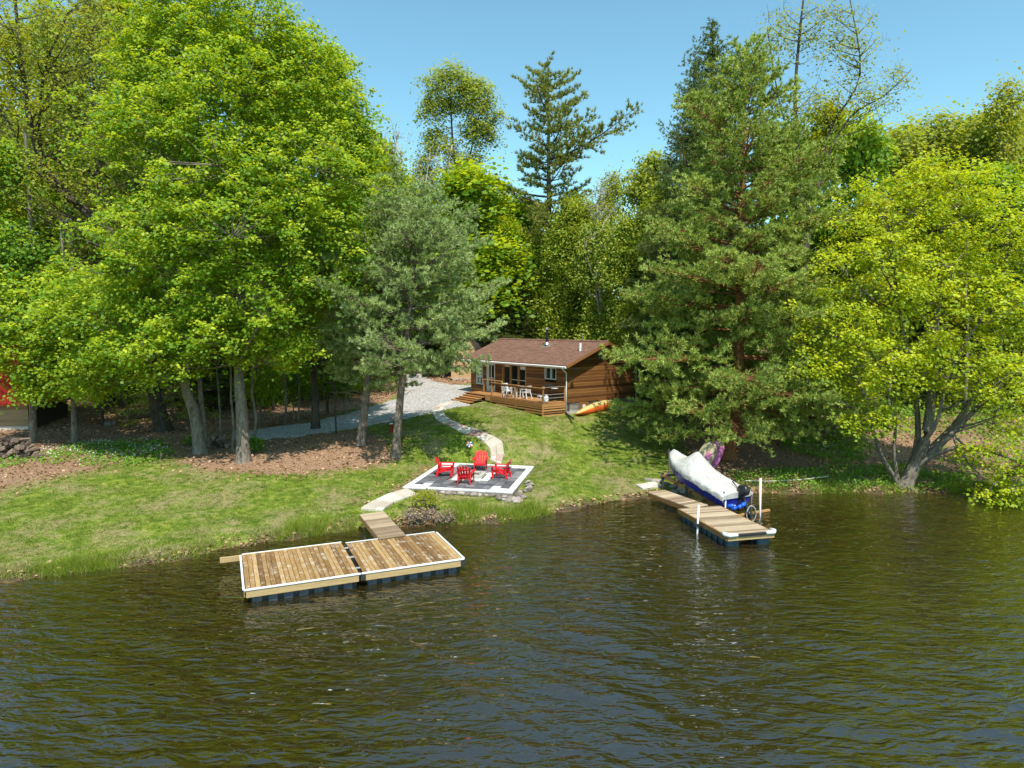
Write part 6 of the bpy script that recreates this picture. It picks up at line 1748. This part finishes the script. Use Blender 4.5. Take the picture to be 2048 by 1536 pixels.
# bare thin trunks standing in the shade of the wood
tm = []
for k in range(3):
    r_ = random.Random(k); mb = MB(); H = 11
    pts = [Vector((r_.uniform(-.12, .12) * i / 3, r_.uniform(-.12, .12), H * i / 7)) for i in range(8)]
    mb.tube(pts, [0.10 * (1 - i / 9) for i in range(8)], 6, cap=False)
    for q in range(9):
        z = r_.uniform(1.5, 9); a = r_.uniform(0, 6.28); l = r_.uniform(0.5, 1.6)
        p0 = Vector((0, 0, z)); mb.tube([p0, p0 + Vector((math.cos(a) * l, math.sin(a) * l, r_.uniform(-.2, .4)))], [0.022, 0.006], 3, cap=False)
    tm.append(mb.mesh('thin_trunk', smooth=True))
POLES = [(672, 868, 0.35, 'very thin pale stem at the drive edge between the dark maple and the white pines'), (572, 850, 0.6, 'bare stem on the far drive edge left of the dark trunked maple'), (598, 842, 0.5, 'bare stem just left of the dark trunked maple by the drive'),
 (656, 828, 0.7, 'bare trunk beyond the drive just right of the dark trunked maple'), (443, 872, 0.5, 'bare stem between the twin trunk maple and the thickest maple trunk, farther back'), (468, 902, 0.5, 'thin bare stem close on the left of the thickest maple trunk'),
 (205, 850, 0.8, 'bare trunk beside the cut log on the left'), (700, 812, 0.5, 'bare stem on the leaf bank seen left of the left white pine trunk'), (735, 800, 0.5, 'bare stem on the leaf bank behind the left white pine trunk'),
 (760, 785, 0.5, 'bare stem at the top of the leaf bank between the two white pine trunks'), (610, 800, 0.8, 'bare trunk deep in shade above the middle of the drive'), (520, 838, 0.8, 'bare trunk in shade right behind the thickest maple trunk'),
 (546, 820, 0.7, 'bare trunk in shade above the left end of the drive'), (300, 830, 0.9, 'bare trunk in shade between the cut log and the twin trunk maple'), (345, 845, .7, 'bare trunk in shade close on the left of the twin trunk maple'),
 (1560, 858, .6, 'bare stem on the right bank first right of the broad pine trunk'), (1590, 850, .7, 'bare stem on the right bank second right of the broad pine trunk'), (1650, 838, 0.8, 'bare trunk under the yellow green sapling on the right bank'),
 (1680, 850, 0.8, 'bare trunk on the right bank halfway between pine and waterside maple'), (1705, 860, 0.6, 'bare stem on the right bank just left of the waterside maple leaves'), (1620, 842, .5, 'thin stem on the right bank beneath the slim green sapling'),
 (1735, 835, .9, 'bare trunk behind the left stems of the waterside maple'), (1530, 840, .6, 'bare stem in the shade close to the broad pine trunk'), (510, 888, 0.7, 'bare stem standing close on the right of the thickest maple trunk'),
 (1655, 815, .9, 'bare trunk far back in the shade right of the broad pine'), (1780, 840, .9, 'bare trunk directly behind the waterside maple base'), (1930, 860, 1.0, 'bare trunk behind the right limbs of the waterside maple'), (1990, 850, 1.0, 'bare trunk at the far right behind the hanging branches')]
for k, (u, v, s, lab) in enumerate(POLES):
    p = gp(u, v)
    o = link('thin_tree', tm[k % 3], None, None, p, (rt.uniform(-.04, .04), rt.uniform(-.05, .05), rt.uniform(0, 6)))
    if len(tm[k % 3].materials) == 0: tm[k % 3].materials.append(M['grey_bark'] if k % 3 else M['dark_bark'])
    o.scale = (s * 1.5, s * 1.5, 0.9)
    tag(o, lab, 'tree', 'thin bare trunks in the wood')

# ------------------------------------------------------------------ distant wood, undergrowth, grass, litter: nobody could count these
def stuff(name, me, mat, label):
    o = link(name, me, mat); tag(o, kind='stuff'); return o
rs = np.random.default_rng(8)
# far wood: dark leaf masses behind the counted trees
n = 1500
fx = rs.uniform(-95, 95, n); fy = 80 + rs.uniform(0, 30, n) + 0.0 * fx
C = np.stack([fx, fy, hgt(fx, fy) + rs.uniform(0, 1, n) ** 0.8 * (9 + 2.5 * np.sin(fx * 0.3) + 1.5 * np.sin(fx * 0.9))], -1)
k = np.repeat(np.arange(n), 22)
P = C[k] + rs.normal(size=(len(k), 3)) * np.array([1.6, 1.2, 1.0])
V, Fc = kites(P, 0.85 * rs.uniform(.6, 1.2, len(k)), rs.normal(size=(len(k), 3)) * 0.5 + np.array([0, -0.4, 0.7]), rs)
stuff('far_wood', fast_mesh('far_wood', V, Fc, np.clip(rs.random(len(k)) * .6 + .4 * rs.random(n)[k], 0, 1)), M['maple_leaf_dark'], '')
# mid-storey shrubs under the trees
def leaf_scatter(name, cx, cy, hmax, per, size, mat, spread=(0.5, 0.3), seed=1, upn=0.8):
    r = np.random.default_rng(seed)
    cz = hgt(cx, cy) + r.uniform(0.0, 1, len(cx)) * hmax
    C = np.stack([cx, cy, cz], -1); k = np.repeat(np.arange(len(cx)), per)
    P = C[k] + r.normal(size=(len(k), 3)) * np.array([spread[0], spread[0], spread[1]])
    P[:, 2] = np.maximum(P[:, 2], hgt(P[:, 0], P[:, 1]) + 0.03)
    N = r.normal(size=(len(k), 3)) * 0.45 + np.array([0, -0.3, upn])
    V, Fc = kites(P, size * r.uniform(.6, 1.3, len(k)), N, r)
    return stuff(name, fast_mesh(name, V, Fc, np.clip(r.random(len(k)) * .6 + .45 * r.random(len(cx))[k], 0, 1)), mat, '')
n = 900
ux = rs.uniform(-48, 50, n); uy = rs.uniform(41, 76, n)
ok = (sdf(DRIVE, ux, uy) < -1.0) & (uy > np.interp(ux, [-48, -20, -8, 0, 4, 14, 50], [46, 48, 58, 62, 57, 45, 41]))
leaf_scatter('undergrowth', ux[ok], uy[ok], 1.5, 26, 0.24, M['maple_leaf_dark'], (0.65, 0.4), 2)
n = 260
ux = rs.uniform(17, 40, n); uy = np.interp(ux, SH_X, SH_Y) + rs.uniform(8.5, 15, n)
leaf_scatter('undergrowth', ux, uy, 0.8, 26, 0.14, M['herb_leaf'], (0.5, 0.3), 3)
# low herbs with white flowers on the left, herbs on the right bank
def region(pxs, n, seed):
    pl = poly_world(pxs); r = np.random.default_rng(seed)
    x = r.uniform(pl[:, 0].min(), pl[:, 0].max(), n * 4); y = r.uniform(pl[:, 1].min(), pl[:, 1].max(), n * 4)
    k = sdf(pl, x, y) > 0
    return x[k][:n], y[k][:n]
hx, hy = region([(60, 905), (180, 885), (330, 880), (345, 905), (300, 925), (200, 935), (80, 925), (-20, 940), (-40, 920)], 260, 4)
leaf_scatter('woodland_herbs', hx, hy, 0.14, 12, 0.12, M['herb_leaf'], (0.22, 0.05), 5)
fxx, fyy = region([(60, 900), (180, 882), (320, 880), (340, 905), (250, 920), (80, 915)], 110, 6)
leaf_scatter('white_wildflowers', fxx, fyy, 0.12, 5, 0.085, M['white_petal'], (0.25, 0.03), 7)
for sd_, pl in ((21, [(1440, 975), (1470, 945), (1800, 930), (1900, 950), (2040, 960), (2048, 978), (1800, 984), (1500, 984)]), (22, [(1560, 880), (1700, 870), (1760, 900), (1700, 930), (1600, 915)]),
                (23, [(1850, 900), (2048, 860), (2300, 900), (2300, 970), (1900, 960)])):
    x, y = region(pl, 520 if sd_ == 21 else 260, sd_)
    leaf_scatter('bank_herbs', x, y, 0.22, 12, 0.11, M['herb_leaf'], (0.22, 0.08), sd_ + 20)
# lawn tufts
def blades(name, x, y, n_per, h, w, mat, seed, lean=0.35, z=None, jit=0.06):
    r = np.random.default_rng(seed)
    k = np.repeat(np.arange(len(x)), n_per)
    X = x[k] + r.normal(size=len(k)) * jit; Y_ = y[k] + r.normal(size=len(k)) * jit
    Z = hgt(X, Y_) if z is None else np.full(len(k), z)
    hh = h[k] * r.uniform(0.55, 1.2, len(k)) if hasattr(h, '__len__') else h * r.uniform(0.5, 1.3, len(k))
    a = r.uniform(0, 6.28, len(k))
    B = np.stack([X, Y_, Z - 0.01], -1)
    Wd = np.stack([np.cos(a), np.sin(a), np.zeros(len(k))], -1) * w / 2
    T = B + np.stack([r.normal(size=len(k)) * lean * hh, r.normal(size=len(k)) * lean * hh, hh], -1)
    V = np.empty((len(k), 3, 3)); V[:, 0] = B - Wd; V[:, 1] = B + Wd; V[:, 2] = T
    rv = np.clip(0.5 * r.random(len(x))[k] + 0.5 * r.random(len(k)), 0, 1)
    return stuff(name, fast_mesh(name, V.reshape(-1, 3), np.arange(len(k) * 3).reshape(-1, 3), rv), mat, '')
n = 75000
x = rs.uniform(-26, 16, n); y = rs.uniform(20, 50, n)
tsh = y - np.interp(x, SH_X, SH_Y)
lm_ = litter_mask(x, y)
c, s_ = math.cos(-PAT_ROT), math.sin(-PAT_ROT)
plx, ply = (x - PAT_C.x) * c - (y - PAT_C.y) * s_, (x - PAT_C.x) * s_ + (y - PAT_C.y) * c
inpat = (np.abs(plx) < W2 + 0.1) & (np.abs(ply) < D2 + 0.1)
pathd = np.full(n, 9.0)
for o in bpy.data.objects:
    if o.name.startswith('flagstone'):
        q = o.location + o.parent.location
        pathd = np.minimum(pathd, np.hypot(x - q.x, y - q.y))
cc, cs = math.cos(-CR), math.sin(-CR)
clx, cly = (x - CX) * cc - (y - CY_) * cs, (x - CX) * cs + (y - CY_) * cc
incab = (clx > -CL - 0.5) & (clx < 0.2) & (cly > -2.2)
patchy = np.sin(x * 1.9 + 1.1 * np.sin(y)) * np.sin(y * 1.6 + 0.8 * np.sin(x * 0.7)) + rs.normal(size=n) * 0.5
ok = (tsh > 0.25) & (lm_ < 0.5) & ~inpat & ~incab & (pathd > 0.58) & (sdf(DRIVE, x, y) < -0.1) & (patchy > -0.55)
blades('lawn_grass', x[ok], y[ok], 5, 0.07, 0.028, M['grass_blade'], 31, 0.7)
# tall grass and reeds along the shore
sx_ = np.concatenate([rs.uniform(-24, -6.3, 900), rs.uniform(-4.1, 1.6, 260), rs.uniform(8.5, 26, 420)])
sy_ = np.interp(sx_, SH_X, SH_Y) + np.abs(rs.normal(size=len(sx_))) * 0.55 - 0.12
den = np.sin(sx_ * 2.1) + np.sin(sx_ * 0.83 + 1) + rs.normal(size=len(sx_)) * 0.6
ok = den > -0.5
hh_ = np.clip(0.10 + 0.13 * (den[ok] + 0.5) * (0.6 + 0.6 * np.sin(sx_[ok] * 5.3) ** 2), 0.08, 0.50)
blades('shore_grass', sx_[ok], sy_[ok], 20, hh_, 0.022, M['reed_blade'], 33, 0.36, jit=0.12)
dry_ = rs.random(len(sx_)) < 0.45
blades('dry_grass', sx_[dry_], sy_[dry_] + 0.1, 12, 0.20, 0.018, M['dry_blade'], 34, 0.8, jit=0.16)
rx_, ry_ = region([(905, 1020), (1010, 1020), (1020, 1045), (915, 1050)], 26, 35)
blades('reeds', rx_, ry_, 26, 0.5, 0.024, M['reed_blade'], 36, 0.15, jit=0.12)
# dead leaves on the ground
n = 30000
x = rs.uniform(-34, 32, n); y = rs.uniform(20, 66, n)
tsh = y - np.interp(x, SH_X, SH_Y)
ok = (tsh > 0.2) & ((litter_mask(x, y) > -0.6 + rs.normal(size=n) * 0.5)) & ~((sdf(DRIVE, x, y) > -0.1) & (rs.random(n) > 0.06))
x, y = x[ok], y[ok]
edge = rs.uniform(-24, 26, 1500); ey = np.interp(edge, SH_X, SH_Y) + np.abs(rs.normal(size=1500)) * 0.35
x = np.concatenate([x, edge]); y = np.concatenate([y, ey])
P = np.stack([x, y, hgt(x, y) + 0.025], -1)
V, Fc = kites(P, rs.uniform(0.09, 0.19, len(x)), rs.normal(size=(len(x), 3)) * 0.45 + np.array([0, 0, 1]), rs)
stuff('leaf_litter', fast_mesh('leaf_litter', V, Fc, rs.random(len(x))), M['dead_leaf'], '')

# shoreline shrubs beside the gangway
def shrub(name, label, u, v, r, h, leaf, leafm, seed, per=14, n=60):
    b = gp(u, v)
    rg = np.random.default_rng(seed)
    tubes = []
    for _ in range(90):
        a = rg.uniform(0, 6.28); l = rg.uniform(0.3, 1.0)
        e = Vector((math.cos(a) * r * l, math.sin(a) * r * l * 0.7, h * rg.uniform(0.25, 1.0)))
        st_ = Vector((e.x * 0.4, e.y * 0.4, 0)); m_ = st_.lerp(e, 0.5) + Vector(rg.normal(size=3) * 0.08)
        tubes.append(([st_, m_, e], [0.012, 0.009, 0.004], 3))
    wd = stems_mesh(tubes, 'twigs')
    d = rg.normal(size=(n, 3)); d /= np.linalg.norm(d, axis=1, keepdims=True); C = np.abs(d[:, 2:]) * 0
    C = d * np.array([r * 0.8, r * 0.6, h * 0.45]) + np.array([0, 0, h * 0.55])
    k = np.repeat(np.arange(n), per)
    P = C[k] + rg.normal(size=(len(k), 3)) * 0.10
    V, Fc = kites(P, leaf * rg.uniform(.6, 1.3, len(k)), rg.normal(size=(len(k), 3)) * .5 + np.array([0, -.3, .8]), rg)
    t_ = thing(name, label, 'shrub', b); 
    wd.materials.append(M['twig_grey']); link('twigs', wd, None, t_)
    link('foliage', fast_mesh('foliage', V, Fc, rg.random(len(k))), M[leafm], t_)
shrub('shoreline_shrub', 'light green leafy shrub growing on the bank right of the plank gangway', 850, 1020, 0.6, 0.75, 0.085, 'young_leaf', 41)
shrub('shoreline_shrub', 'brown twiggy shrub at the water edge right of the plank gangway', 838, 1040, 0.75, 0.45, 0.07, 'dead_twig', 42, 8, 60)
shrub('shoreline_shrub', 'brown twiggy shrub at the water edge below the patio corner', 885, 1042, 0.8, 0.40, 0.07, 'dead_twig', 43, 8, 60)
shrub('low_shrub', 'leafy shrub at the foot of the thickest maple trunk', 508, 905, 0.5, 0.7, 0.12, 'herb_leaf', 44)
shrub('low_shrub', 'bright green sprout beside the twin maple trunks', 380, 892, 0.3, 0.5, 0.12, 'herb_leaf', 45, 10, 24)
# yellowish hemlock sprays under the maples
b = gp(330, 850)
w, f = pine_tree(51, 4.2, 0.6, lambda s, a: 2.1 * (1 - s) + 0.4, [(0, 0, 0), (0, 0, 4.2)], 0.06, whorl=0.4, per_whorl=5, curve=(0.1, -0.15), sub=0.22, sub_len=0.4, tuft=0.12, k=8, L=0.11, W=0.025, tuft_up=0.0, flat=0.06)
plant_tree('hemlock_sapling', 'small yellow green hemlock with flat sprays left of the twin trunks', 'sapling', b, w, f, M['grey_bark'], M['cedar_leaf'], crown='needles')
# fallen branches on the woodland floor
for k, (u, v, l, r_) in enumerate(((262, 838, 2.4, 0.4), (250, 828, 3.0, 0.9), (700, 775, 3.0, 0.1), (560, 835, 1.6, 1.2), (1640, 905, 1.8, 0.7))):
    p = gp(u, v)
    o = MB().tube([(0, 0, 0.08), (l * .5, 0.1, 0.22), (l, -0.1, 0.30)], [0.05, 0.04, 0.02], 5).tube([(l * .4, 0.1, 0.2), (l * .7, 0.5, 0.5)], [0.03, 0.01], 4).build('fallen_branch', M['twig_grey'], None, p, (0, 0, r_))
    tag(o, ['short fallen branch beside the cut log', 'long fallen branch behind the cut log', 'fallen branch on the bank above the drive', 'fallen branch left of the drive under the maples', 'fallen branch on the right bank among the herbs'][k], 'branch')
